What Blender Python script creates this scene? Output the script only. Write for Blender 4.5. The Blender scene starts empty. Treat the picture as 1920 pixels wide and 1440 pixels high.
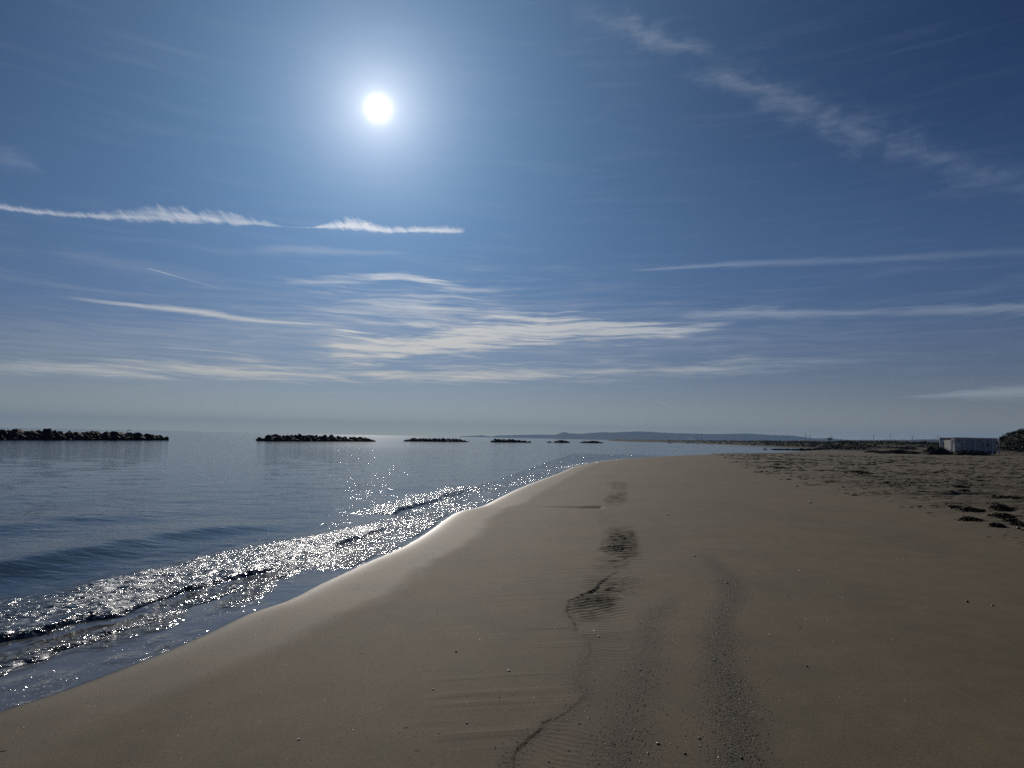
import bpy, bmesh, math, random
import numpy as np
from mathutils import Matrix, Vector

C = bpy.context.scene
COL = C.collection
rad = math.radians
random.seed(7)
RNG = np.random.default_rng(11)

# ----------------------------------------------------------------- camera
EYE = 2.3                                  # metres above the sea
FPX = 1330.0                               # focal length in pixels of a 1920 wide frame
PITCH, ROLL = rad(4.33), rad(1.163)
_r0 = np.array([1.0, 0, 0]); _u0 = np.array([0, -math.sin(PITCH), math.cos(PITCH)])
FW = np.array([0, math.cos(PITCH), math.sin(PITCH)])
RT = _r0 * math.cos(ROLL) + _u0 * math.sin(ROLL)
UP = _u0 * math.cos(ROLL) - _r0 * math.sin(ROLL)
cd = bpy.data.cameras.new('camera')
cam = bpy.data.objects.new('camera', cd)
COL.objects.link(cam)
cam.matrix_world = Matrix(((RT[0], UP[0], -FW[0], 0), (RT[1], UP[1], -FW[1], 0), (RT[2], UP[2], -FW[2], EYE), (0, 0, 0, 1)))
cd.sensor_width = 36
cd.lens = 36 * FPX / 1920
cd.clip_start = 0.05
cd.clip_end = 60000
C.camera = cam

def ray(px, py):
    px = np.asarray(px, float); py = np.asarray(py, float)
    v = RT * ((px - 960) / FPX)[..., None] + UP * ((720 - py) / FPX)[..., None] + FW
    return v / np.linalg.norm(v, axis=-1, keepdims=True)

def on_plane(px, py, z=0.0):
    v = ray(px, py)
    t = (z - EYE) / v[..., 2]
    return np.stack([v[..., 0] * t, v[..., 1] * t], -1)

def at_range(px, py, dist):
    v = ray(px, py)
    t = dist / v[..., 1]
    return v[..., 0] * t, v[..., 1] * t, EYE + v[..., 2] * t

def az_el(px, py):
    v = ray(px, py)
    return np.degrees(np.arctan2(v[..., 0], v[..., 1])), np.degrees(np.arcsin(v[..., 2]))

# ----------------------------------------------------------------- sun and sky
sv = ray(709, 203)
SUN_EL = math.asin(sv[2]); SUN_AZ = math.atan2(sv[0], sv[1])
ld = bpy.data.lights.new('sun', 'SUN')
ld.energy = 4.6; ld.angle = rad(0.53); ld.color = (1.0, 0.93, 0.84)
sun = bpy.data.objects.new('sun', ld); COL.objects.link(sun)
sun.rotation_euler = Vector(-sv).to_track_quat('-Z', 'Y').to_euler()

C.view_settings.view_transform = 'Standard'
C.view_settings.look = 'None'
C.view_settings.exposure = -0.7
C.view_settings.gamma = 1
C.view_settings.use_curve_mapping = False
C.cycles.use_denoising = False
C.cycles.max_bounces = 6
C.cycles.volume_bounces = 0
C.cycles.sample_clamp_indirect = 3
C.cycles.use_adaptive_sampling = False

class NT:
    """small helper round a node tree"""
    def __init__(s, tree):
        s.t = tree; s.n = tree.nodes; s.l = tree.links
    def new(s, typ, **kw):
        nd = s.n.new(typ)
        for k, v in kw.items(): setattr(nd, k, v)
        return nd
    def put(s, sock, v):
        if v is None: return
        if isinstance(v, bpy.types.NodeSocket): s.l.new(v, sock)
        else: sock.default_value = v
    def m(s, op, a, b=None, c=None, clamp=False):
        nd = s.n.new('ShaderNodeMath'); nd.operation = op; nd.use_clamp = clamp
        s.put(nd.inputs[0], a)
        if b is not None: s.put(nd.inputs[1], b)
        if c is not None: s.put(nd.inputs[2], c)
        return nd.outputs[0]
    def v(s, op, a, b=None, scale=None):
        nd = s.n.new('ShaderNodeVectorMath'); nd.operation = op
        s.put(nd.inputs[0], a)
        if b is not None: s.put(nd.inputs[1], b)
        if scale is not None: s.put(nd.inputs['Scale'], scale)
        return nd.outputs['Value'] if op in ('DOT_PRODUCT', 'LENGTH', 'DISTANCE') else nd.outputs[0]
    def xyz(s, x, y, z):
        nd = s.n.new('ShaderNodeCombineXYZ')
        s.put(nd.inputs[0], x); s.put(nd.inputs[1], y); s.put(nd.inputs[2], z)
        return nd.outputs[0]
    def sep(s, v):
        nd = s.n.new('ShaderNodeSeparateXYZ'); s.put(nd.inputs[0], v); return nd.outputs
    def noise(s, vec, scale=1.0, detail=4, rough=.55, dist=0.0, lac=2.0, dim='3D'):
        nd = s.n.new('ShaderNodeTexNoise'); nd.noise_dimensions = dim
        s.put(nd.inputs['Vector'], vec); s.put(nd.inputs['Scale'], scale); s.put(nd.inputs['Detail'], detail)
        s.put(nd.inputs['Roughness'], rough); s.put(nd.inputs['Distortion'], dist); s.put(nd.inputs['Lacunarity'], lac)
        return nd.outputs[0]
    def rng(s, v, a, b, c=0.0, d=1.0, smooth=True):
        nd = s.n.new('ShaderNodeMapRange'); nd.interpolation_type = 'SMOOTHSTEP' if smooth else 'LINEAR'
        s.put(nd.inputs[0], v); s.put(nd.inputs[1], a); s.put(nd.inputs[2], b); s.put(nd.inputs[3], c); s.put(nd.inputs[4], d)
        return nd.outputs[0]
    def mix(s, f, a, b, mode='MIX'):
        nd = s.n.new('ShaderNodeMix'); nd.data_type = 'RGBA'; nd.blend_type = mode
        s.put(nd.inputs[0], f); s.put(nd.inputs[6], a); s.put(nd.inputs[7], b)
        return nd.outputs[2]
    def attr(s, name):
        nd = s.n.new('ShaderNodeAttribute'); nd.attribute_name = name; return nd.outputs['Fac']
    def curve(s, v, pts):
        nd = s.n.new('ShaderNodeFloatCurve'); mp = nd.mapping; mp.use_clip = False
        cu = mp.curves[0]
        while len(cu.points) > 2: cu.points.remove(cu.points[1])
        pts = sorted(pts)
        cu.points[0].location = pts[0]; cu.points[1].location = pts[-1]
        for p in pts[1:-1]: cu.points.new(*p)
        mp.update()
        s.put(nd.inputs['Value'], v)
        return nd.outputs[0]
    def rgb(s, c):
        nd = s.n.new('ShaderNodeRGB'); nd.outputs[0].default_value = (*c, 1); return nd.outputs[0]

world = bpy.data.worlds.new('World'); C.world = world; world.use_nodes = True
W = NT(world.node_tree); W.n.clear()
out = W.new('ShaderNodeOutputWorld'); bg = W.new('ShaderNodeBackground'); W.l.new(bg.outputs[0], out.inputs[0])
tc = W.new('ShaderNodeTexCoord').outputs['Generated']
dx, dy, dz = W.sep(W.v('NORMALIZE', tc))
D_ = W.xyz(dx, dy, dz)
EL = W.m('MULTIPLY', W.m('ARCSINE', dz), 57.2958)
AZ = W.m('MULTIPLY', W.m('ARCTAN2', dx, dy), 57.2958)
TH = W.m('MULTIPLY', W.m('ARCCOSINE', W.m('MINIMUM', W.v('DOT_PRODUCT', D_, tuple(sv)), 0.999999)), 57.2958)
sky = W.new('ShaderNodeTexSky'); sky.sky_type = 'NISHITA'; sky.sun_disc = False
sky.sun_elevation = SUN_EL; sky.sun_rotation = SUN_AZ
sky.air_density = 1; sky.dust_density = 0.3; sky.ozone_density = 2
def ex(x, k): return W.m('EXPONENT', W.m('DIVIDE', x, -k))
ELP = W.m('MAXIMUM', EL, 0.0)
SKY_STRENGTH = 0.07
def radi(c): return tuple(v / SKY_STRENGTH for v in c)       # a radiance, divided by the background strength
clear = W.mix(1.0, sky.outputs[0], (0.020, 0.080, 0.225, 1), 'MULTIPLY')
# measured aureole of the hazy air round the sun and the pale band over the horizon
hz = W.v('SCALE', radi((0.53, 0.445, 0.25)), scale=W.m('MULTIPLY', ex(ELP, 3.6), W.m('ADD', .42, W.m('MULTIPLY', ex(TH, 25.0), 1.6))))
a1 = W.v('SCALE', radi((0.80, 0.72, 0.66)), scale=ex(TH, 2.7))
a2 = W.v('SCALE', radi((0.215, 0.37, 0.52)), scale=ex(TH, 15.0))
core = W.v('SCALE', radi((6.0, 5.6, 4.9)), scale=W.m('EXPONENT', W.m('MULTIPLY', W.m('POWER', W.m('DIVIDE', TH, 0.36), 1.15), -1.0)))
mid = W.v('SCALE', radi((.024, .042, .068)), scale=W.m('EXPONENT', W.m('MULTIPLY', W.m('POWER', W.m('DIVIDE', W.m('SUBTRACT', ELP, 12.0), 9.0), 2.0), -1.0)))
air = W.v('ADD', W.v('ADD', W.v('ADD', clear, mid), hz), W.v('ADD', a1, a2))

# cirrus: bands laid over azimuth and elevation (degrees), shredded by streaky noise
AZ0, AZ1, EL0, EL1 = -58.0, 58.0, 0.0, 40.0
azn = W.rng(AZ, AZ0, AZ1, smooth=False)
P_ = W.xyz(AZ, EL, 0.0)
warp = W.noise(W.v('MULTIPLY', P_, (.07, .16, 0)), 1.0, 3, .5)
warp2 = W.noise(W.v('ADD', W.v('MULTIPLY', P_, (.05, .12, 0)), (7.3, 2.1, 4.0)), 1.0, 3, .5)
ELW = W.m('ADD', EL, W.m('MULTIPLY', W.m('SUBTRACT', warp, .5), 1.5))
AZW = W.m('ADD', AZ, W.m('MULTIPLY', W.m('SUBTRACT', warp2, .5), 8.0))
PW = W.xyz(AZW, ELW, 0.0)
n_streak = W.noise(W.v('MULTIPLY', PW, (.085, 1.15, 1)), 1.0, 6, .6, .35)
n_fine = W.noise(W.v('MULTIPLY', PW, (.3, 2.6, 1)), 1.0, 5, .62, .3)
sl = W.m('ADD', AZ, W.m('MULTIPLY', EL, .9))
n_line2 = W.noise(W.v('ADD', W.v('MULTIPLY', PW, (.55, 1.5, 1)), (5.5, 1.2, 7.0)), 1.0, 7, .62, .6)
n_hair = W.noise(W.xyz(W.m('MULTIPLY', sl, 1.6), W.m('MULTIPLY', EL, .55), 3.0), 1.0, 5, .6, .4)
n_feather = W.m('ADD', W.m('MULTIPLY', n_hair, .55), W.m('MULTIPLY', n_line2, .45))
n_puff = W.noise(W.xyz(W.m('MULTIPLY', AZW, .38), W.m('MULTIPLY', EL, .8), 9.0), 1.0, 8, .62, .5)
n_line = W.noise(W.v('MULTIPLY', P_, (1.6, 4.0, 1)), 1.0, 4, .6)

n_fil = W.noise(W.v('ADD', W.v('MULTIPLY', PW, (.17, 3.1, 1)), (3.1, 8.2, 1.0)), 1.0, 7, .63, .35)
n_mix = W.m('ADD', W.m('MULTIPLY', n_streak, .4), W.m('MULTIPLY', n_fil, .6))

def band(pts, nz, k, ratio=1.0, gain=1.0, soft=0.0):
    """pts: (x, y, half height, amount) read off the picture, turned into sky angles"""
    pts = list(pts)
    if pts[-1][0] >= 1950: pts.append((2600, pts[-1][1] + (pts[-1][1] - pts[-2][1]) * 2, pts[-1][2], 0.0))    # thins out beyond the frame
    if pts[0][0] <= -60: pts.insert(0, (-620, pts[0][1], pts[0][2], 0.0))
    a = np.array(pts, float)
    az, el = az_el(a[:, 0], a[:, 1])
    _, e2 = az_el(a[:, 0], a[:, 1] - a[:, 2])
    hw = e2 - el
    u = (az - AZ0) / (AZ1 - AZ0)
    c = W.curve(azn, [(float(p), float((q - EL0) / (EL1 - EL0))) for p, q in zip(u, el)])
    w = W.curve(azn, [(float(p), float(q / 4)) for p, q in zip(u, hw)])
    am = list(zip(map(float, u), map(float, a[:, 3])))
    am = [(am[0][0] - .004, 0.0)] + am + [(am[-1][0] + .004, 0.0)]
    am = W.m('MAXIMUM', W.curve(azn, am), 0.0)
    am = W.m('MULTIPLY', am, W.m('MULTIPLY', W.m('GREATER_THAN', azn, float(u.min()) - .004), W.m('LESS_THAN', azn, float(u.max()) + .004)))
    e = W.m('SUBTRACT', EL, W.m('MULTIPLY', c, EL1 - EL0))
    q = W.m('DIVIDE', e, W.m('MAXIMUM', W.m('MULTIPLY', w, 4.0), 0.02))
    q = W.m('MAXIMUM', q, W.m('MULTIPLY', q, -ratio))
    q = W.m('ADD', q, W.m('MULTIPLY', W.m('SUBTRACT', nz, .5), k))
    d = W.rng(q, soft - .1, 1.0, 1.0, 0.0)
    return W.m('MULTIPLY', W.m('MULTIPLY', d, am), gain)

B = []
B.append(band([(-80, 376, 11, .75), (0, 389, 10, .75), (100, 401, 9, .7), (200, 407, 14, .62), (300, 408, 21, .66), (400, 412, 20, .66), (470, 418, 12, .6), (530, 425, 2, .15)], n_feather, 3.2, 1.9))
B.append(band([(520, 424, 2, .12), (575, 427, 2, .35), (620, 425, 13, .85), (660, 425, 18, .95), (720, 432, 12, .85), (780, 433, 11, .8), (830, 433, 11, .72), (866, 434, 10, .5), (874, 434, 8, .0)], n_feather, 3.0, 1.9))
B.append(band([(440, 468, 12, .0), (560, 468, 14, .2), (640, 472, 10, .18), (760, 473, 5, .05)], n_fine, 1.6, 1.0))
B.append(band([(530, 530, 6, .05), (600, 530, 14, .32), (680, 524, 14, .4), (750, 520, 13, .62), (800, 528, 12, .62), (860, 541, 10, .45), (930, 552, 5, .05), (960, 557, 4, 0)], n_fil, 3.2, 1.2))
B.append(band([(120, 557, 3, .05), (200, 567, 6, .4), (300, 577, 9, .5), (380, 586, 10, .55), (450, 598, 8, .5), (520, 604, 5, .45), (610, 609, 3, .1)], n_fine, 2.2, 1.2, gain=1.5))
B.append(band([(540, 645, 18, .0), (640, 648, 34, .8), (720, 652, 38, .9), (800, 645, 36, .9), (900, 634, 38, .95), (1000, 620, 34, 1.0), (1100, 618, 28, 1.0), (1200, 622, 22, .95), (1290, 617, 16, .75), (1370, 604, 10, .1)], n_mix, 5.0, 1.05, soft=-.1))
B.append(band([(-60, 690, 18, .25), (60, 688, 22, .55), (200, 690, 26, .65), (400, 697, 26, .65), (600, 700, 22, .6), (800, 704, 20, .55), (1000, 700, 24, .5), (1200, 696, 20, .4), (1400, 688, 18, .32), (1550, 678, 14, .2), (1750, 668, 14, .06)], n_mix, 5.0, 1.1, gain=1.45, soft=-.4))
B.append(band([(1200, 597, 8, .0), (1300, 592, 12, .25), (1420, 586, 14, .42), (1600, 588, 12, .3), (1750, 581, 15, .36), (1860, 578, 18, .42), (1990, 572, 22, .4)], n_fine, 2.8, 1.0, gain=1.5, soft=-.4))
B.append(band([(1190, 507, 4, .05), (1290, 501, 6, .3), (1400, 495, 10, .28), (1520, 491, 12, .22), (1700, 484, 12, .18), (1990, 468, 14, .12)], n_fine, 1.8, 1.2))
B.append(band([(1240, 145, 4, .0), (1300, 140, 24, .18), (1360, 146, 46, .28), (1450, 180, 56, .31), (1550, 222, 68, .30), (1650, 264, 78, .25), (1760, 300, 76, .25), (1850, 330, 56, .24), (1990, 366, 50, .18)], n_puff, 2.5, 1.0, soft=-1.0))
B.append(band([(1080, 20, 34, .04), (1160, 48, 46, .13), (1240, 74, 48, .19), (1330, 100, 30, .07), (1400, 120, 16, 0)], n_puff, 3.0, 1.0, soft=-.5))
B.append(band([(1690, 744, 2, .1), (1760, 742, 6, .5), (1830, 738, 13, .62), (1900, 736, 17, .66), (1990, 732, 20, .6)], n_fine, 2.2, .8, gain=1.4))
B.append(band([(520, 590, 40, .0), (640, 580, 54, .22), (780, 576, 56, .36), (900, 590, 50, .34), (1020, 610, 44, .2)], n_mix, 6.0, 1.0, soft=-.4))
B.append(band([(-80, 640, 95, .24), (300, 640, 100, .32), (600, 620, 115, .42), (900, 620, 120, .46), (1200, 635, 100, .36), (1500, 630, 85, .2), (1990, 620, 70, .07)], n_mix, 4.6, 1.0, soft=-.9))
B.append(band([(-80, 280, 30, .0), (20, 300, 26, .16), (80, 322, 16, .06)], n_puff, 2.4, 1.0, soft=-.5))
B.append(band([(100, 470, 30, .02), (240, 500, 28, .14), (380, 520, 24, .1), (480, 540, 12, .0)], n_fine, 2.0, 1.0, soft=-.4))
B.append(band([(284, 505, 1.3, .75), (330, 518, 1.2, .5), (380, 532, 1.4, .25), (420, 543, 1.5, .06)], n_line, .3))
B.append(band([(290, 650, 1.4, .2), (360, 655, 2.0, .5), (430, 661, 1.8, .5), (482, 668, 1.3, .15)], n_line, .6))
B.append(band([(1229, 753, .9, .3), (1245, 757.5, 1.1, .4), (1261, 763, .8, .15)], n_line, .3))
B.append(band([(740, 712, 1.0, .1), (800, 716, 2.0, .3), (890, 725, 1.4, .1)], n_line, .6))
tot = B[0]
for b_ in B[1:]: tot = W.m('ADD', tot, b_)
wide = W.m('MULTIPLY', W.rng(n_streak, .46, .78), W.m('MULTIPLY', W.rng(EL, 1.0, 6.0), W.rng(EL, 9.0, 17.0, .16, .035)))
tot = W.m('ADD', tot, wide)
tot = W.m('MULTIPLY', tot, W.rng(n_fine, .25, .7, .62, 1.15))
tot = W.m('MINIMUM', tot, .93)
lit = W.m('ADD', .22, W.m('MULTIPLY', ex(TH, 26.0), .86))
cc = W.mix(W.rng(EL, 3, 16), (1.0, .965, .88, 1), (.94, .98, 1.06, 1))
cc = W.mix(W.rng(TH, 14, 44), cc, W.mix(1.0, cc, (.80, .95, 1.16, 1), 'MULTIPLY'))
cloud = W.v('SCALE', W.v('SCALE', cc, scale=lit), scale=1 / SKY_STRENGTH)
total = W.mix(tot, air, cloud)
total = W.v('ADD', total, core)
W.l.new(total, bg.inputs[0]); bg.inputs[1].default_value = SKY_STRENGTH * 1.62        # exposed for the bright sky: see the exposure above

# ----------------------------------------------------------------- small tools
def smooth(x, a, b):
    t = np.clip((x - a) / (b - a), 0, 1); return t * t * (3 - 2 * t)

def _hash(ix, iy, seed):
    n = (ix * 374761393 + iy * 668265263 + seed * 1442695041) & 0xffffffff
    n = ((n ^ (n >> 13)) * 1274126177) & 0xffffffff
    return ((n ^ (n >> 16)) & 0xffff) / 65535.0

def vnoise(x, y, seed=0):
    x = np.asarray(x, float); y = np.asarray(y, float)
    ix = np.floor(x).astype(np.int64); iy = np.floor(y).astype(np.int64)
    fx = x - ix; fy = y - iy
    fx = fx * fx * fx * (fx * (fx * 6 - 15) + 10); fy = fy * fy * fy * (fy * (fy * 6 - 15) + 10)
    a = _hash(ix, iy, seed); b = _hash(ix + 1, iy, seed); c = _hash(ix, iy + 1, seed); d = _hash(ix + 1, iy + 1, seed)
    return (a + (b - a) * fx) * (1 - fy) + (c + (d - c) * fx) * fy - .5

def fbm(x, y, seed=0, octv=4, g=.5):
    t = 0; a = 1.0
    for k in range(octv):
        t = t + a * vnoise(x * 2 ** k + 17.3 * k, y * 2 ** k - 9.1 * k, seed + k); a *= g
    return t

def catmull(p, n=6):
    p = np.asarray(p, float); q = np.vstack([2 * p[0] - p[1], p, 2 * p[-1] - p[-2]]); o = []
    for i in range(1, len(q) - 2):
        for t in np.arange(n) / n:
            a, b, c, d = q[i - 1], q[i], q[i + 1], q[i + 2]
            o.append(.5 * (2 * b + (c - a) * t + (2 * a - 5 * b + 4 * c - d) * t * t + (3 * b - a - 3 * c + d) * t ** 3))
    o.append(p[-1]); return np.array(o)

def signed(x, y, line, cut=None):
    """signed distance to a polyline (positive on its right) and the share of its length at the nearest point"""
    L = np.asarray(line, float); n = len(L) - 1
    seg = np.linalg.norm(L[1:] - L[:-1], axis=1); cum = np.concatenate([[0], np.cumsum(seg)]); cum = cum / cum[-1]
    best = np.full(x.shape, 1e18); sgn = np.ones(x.shape); par = np.zeros(x.shape)
    for i in range(n):
        ax, ay = L[i]; bx, by = L[i + 1]; ux, uy = bx - ax, by - ay; l2 = ux * ux + uy * uy + 1e-12
        t = np.clip(((x - ax) * ux + (y - ay) * uy) / l2, 0, 1)
        ex_, ey = x - ax - t * ux, y - ay - t * uy
        d2 = ex_ * ex_ + ey * ey
        k = d2 < best
        best = np.where(k, d2, best)
        cr = ex_ * uy - ey * ux
        sgn = np.where(k, np.where(cr >= 0, 1.0, -1.0), sgn)
        par = np.where(k, cum[i] + t * (cum[i + 1] - cum[i]), par)
    return np.sqrt(best) * sgn, par

def mesh_from(name, verts, faces, attrs=None, smooth_=True):
    me = bpy.data.meshes.new(name)
    verts = np.asarray(verts, np.float32); faces = np.asarray(faces, np.int32)
    k = faces.shape[1]
    me.vertices.add(len(verts)); me.vertices.foreach_set('co', verts.ravel())
    me.loops.add(faces.size); me.loops.foreach_set('vertex_index', faces.ravel())
    me.polygons.add(len(faces)); me.polygons.foreach_set('loop_start', np.arange(len(faces), dtype=np.int32) * k)
    me.polygons.foreach_set('use_smooth', np.full(len(faces), smooth_, bool))
    for an, av in (attrs or {}).items():
        at = me.attributes.new(an, 'FLOAT', 'POINT'); at.data.foreach_set('value', np.asarray(av, np.float32))
    me.update(calc_edges=True); me.validate()
    return me

def link(name, me, mat=None, parent=None, label=None, cat=None, group=None, kind=None, loc=None):
    o = bpy.data.objects.new(name, me); COL.objects.link(o)
    if mat is not None and me is not None and len(me.materials) == 0: me.materials.append(mat)
    if parent is not None: o.parent = parent
    if loc is not None: o.location = loc
    for k_, v_ in (('label', label), ('category', cat), ('group', group), ('kind', kind)):
        if v_: o[k_] = v_
    return o

def polar_grid(radii, angles):
    A, Rr = np.meshgrid(angles, radii)
    return Rr * np.sin(A), Rr * np.cos(A)

def grid_faces(nr, nc):
    i = np.arange(nr - 1)[:, None] * nc + np.arange(nc - 1)[None, :]
    return np.stack([i, i + 1, i + nc + 1, i + nc], -1).reshape(-1, 4)

def principled(name, col, rough=.8, spec=.5, metal=0.0):
    mt = bpy.data.materials.new(name); mt.use_nodes = True
    b = mt.node_tree.nodes['Principled BSDF']
    b.inputs['Base Color'].default_value = (*col, 1); b.inputs['Roughness'].default_value = rough
    b.inputs['Specular IOR Level'].default_value = spec; b.inputs['Metallic'].default_value = metal
    return mt, b, NT(mt.node_tree)

def speckled(name, c1, c2, scale, rough=.8, spec=.4, bump=0.0, coord='Object'):
    """a plain procedural material: two tones by noise, a little relief"""
    mt, b, T = principled(name, c1, rough, spec)
    tx = T.new('ShaderNodeTexCoord').outputs[coord]
    nz = T.noise(tx, scale, 5, .62)
    T.l.new(T.mix(T.rng(nz, .35, .68), (*c1, 1), (*c2, 1)), b.inputs['Base Color'])
    if bump:
        bp = T.new('ShaderNodeBump'); bp.inputs['Distance'].default_value = bump; bp.inputs['Strength'].default_value = 1
        T.l.new(nz, bp.inputs['Height']); T.l.new(bp.outputs[0], b.inputs['Normal'])
    return mt

# ----------------------------------------------------------------- shore lines, read off the picture
SWASH = .10                                 # height the thin sheet of water has run up to
near = [(-420, 1500), (-200, 1418), (0, 1336), (84, 1308), (187, 1271), (312, 1222), (400, 1183), (469, 1150), (540, 1126), (600, 1096), (650, 1073), (692, 1053), (740, 1033),
        (775, 1015), (808, 994), (835, 974), (862, 959), (905, 949), (935, 934), (968, 918), (1005, 903), (1049, 887), (1085, 873), (1144, 863), (1204, 858.5), (1290, 854), (1370, 851.5), (1440, 850)]
pn = on_plane([p[0] for p in near], [p[1] for p in near], SWASH)
far_ = [(1500, 847.6, ), (1530, 844.2), (1516, 841.2), (1400, 835.6), (1320, 832), (1240, 829.3), (1140, 826.8)]
pf = on_plane([p[0] for p in far_], [p[1] for p in far_], SWASH * .3)
SHORE = np.vstack([[(-9.0, -60.0), (-7.5, -14.0)], catmull(pn, 4), pf, [(420, 3200), (1200, 7000), (3000, 15500)]])

def line_px(pts, z): return catmull(on_plane([p[0] for p in pts], [p[1] for p in pts], z), 4)
BORE1 = line_px([(-300, 1345), (0, 1261), (72, 1238), (147, 1213), (219, 1188), (281, 1169), (331, 1150), (391, 1130), (437, 1113), (500, 1093), (579, 1065), (634, 1046), (692, 1018), (740, 997), (775, 986), (806, 977)], .03)
BORE2 = line_px([(-300, 1262), (0, 1200), (78, 1189), (131, 1164), (180, 1155), (231, 1146), (269, 1131), (312, 1121), (384, 1099), (469, 1077), (531, 1062), (581, 1042), (644, 1018), (716, 994), (766, 979)], .03)
BORE3 = line_px([(740, 963), (766, 953), (809, 941), (845, 929), (890, 915)], .03)
FOAMTOP = line_px([(-300, 1180), (0, 1127), (106, 1105), (187, 1086), (250, 1077), (312, 1064), (375, 1047), (469, 1027), (530, 1016), (600, 1002), (653, 990), (716, 975), (780, 955), (840, 930), (892, 912)], .0)
SWELL = line_px([(-300, 1103), (0, 1060), (146, 1034), (255, 1012), (365, 996), (474, 985), (560, 976)], .06)
SWELL2 = line_px([(-300, 1010), (0, 986), (120, 972), (255, 961), (360, 955)], .05)
SWELL3 = line_px([(600, 926), (690, 920), (760, 914), (850, 908)], .04)
SCARP = line_px([(1158, 900), (1146, 918), (1162, 944), (1130, 956), (1122, 975), (1134, 990), (1128, 1012), (1140, 1040), (1158, 1060), (1128, 1080), (1108, 1094), (1070, 1110), (1063, 1122), (1069, 1150), (1082, 1175), (1108, 1192), (1096, 1225), (1080, 1262), (1092, 1290), (1050, 1325), (1005, 1352), (966, 1388), (962, 1420), (975, 1460), (1000, 1540)], .42)
_c = np.concatenate([[0], np.cumsum(np.linalg.norm(SCARP[1:] - SCARP[:-1], axis=1))])
SC_PAR = (_c / _c[-1])[::4]
SC_AMP = .55 * np.array([0, .004, .010, .008, .004, .006, .010, .004, .016, .026, .030, .036, .034, .030, .0, .012, .0, .004, .006, .008, .014, .012, .008, .004, 0])
RUNNEL = line_px([(878, 951), (930, 948.5), (990, 947.8), (1040, 949.5), (1085, 952.5), (1130, 953.5)], .3)

def base_sand(x, y):
    s, _ = signed(x, y, SHORE)
    far = smooth(np.hypot(x, y), 150, 420)
    sea = np.maximum(SWASH + .066 * s, -1.6)
    land = SWASH + .032 * (1 - np.exp(-np.maximum(s, 0) / .22)) + .40 * (1 - np.exp(-np.maximum(s, 0) / 5)) + .42 * smooth(s, 14, 70)
    return np.where(s < 0, sea, land), s

def ground_hit(px, py):
    px = np.atleast_1d(np.asarray(px, float)); py = np.atleast_1d(np.asarray(py, float))
    z = np.full(px.shape, .45)
    for _ in range(6):
        p = on_plane(px, py, z); z, _s = base_sand(p[:, 0], p[:, 1])
    return p[:, 0], p[:, 1], z

def hit_line(pts, n=4):
    x, y, _ = ground_hit([p[0] for p in pts], [p[1] for p in pts]); return catmull(np.stack([x, y], 1), n)

GRAVEL1 = hit_line([(1300, 1010), (1340, 1060), (1372, 1100), (1352, 1160), (1356, 1235), (1366, 1300), (1372, 1365), (1392, 1450), (1420, 1560)])
GRAVEL2 = hit_line([(1262, 1120), (1228, 1160), (1214, 1230), (1192, 1300), (1172, 1380), (1150, 1460), (1130, 1560)])
ROUGH = hit_line([(1360, 858), (1385, 866), (1420, 880), (1480, 900), (1560, 915), (1640, 930), (1720, 944), (1790, 966), (1850, 985), (1920, 1003), (2100, 1060)])
# (centre of a rippled patch, half width and half depth in metres, height, wave length, turn)
RIPPLES = []
for px, py, rx, ry, a, wl, tw in ((1118, 1114, .34, 1.05, .013, .13, -.35), (1165, 1014, .34, 2.2, .032, .25, .12), (1157, 917, .40, 6.0, .06, .62, .15),
                                   (1142, 972, .30, 1.2, .010, .20, .1), (1148, 1052, .34, .9, .009, .16, -.1), (1098, 1165, .26, .5, .005, .10, -.2), (1120, 1215, .3, .5, .003, .09, .2), (1030, 1405, .34, .5, .0022, .07, .5), (1200, 905, 1.6, 5, .012, .7, .1), (1155, 1090, .5, .8, .006, .12, -.2)):
    x, y, _ = ground_hit(px, py); RIPPLES.append((x[0], y[0], rx, ry, a, wl, tw))

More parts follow.
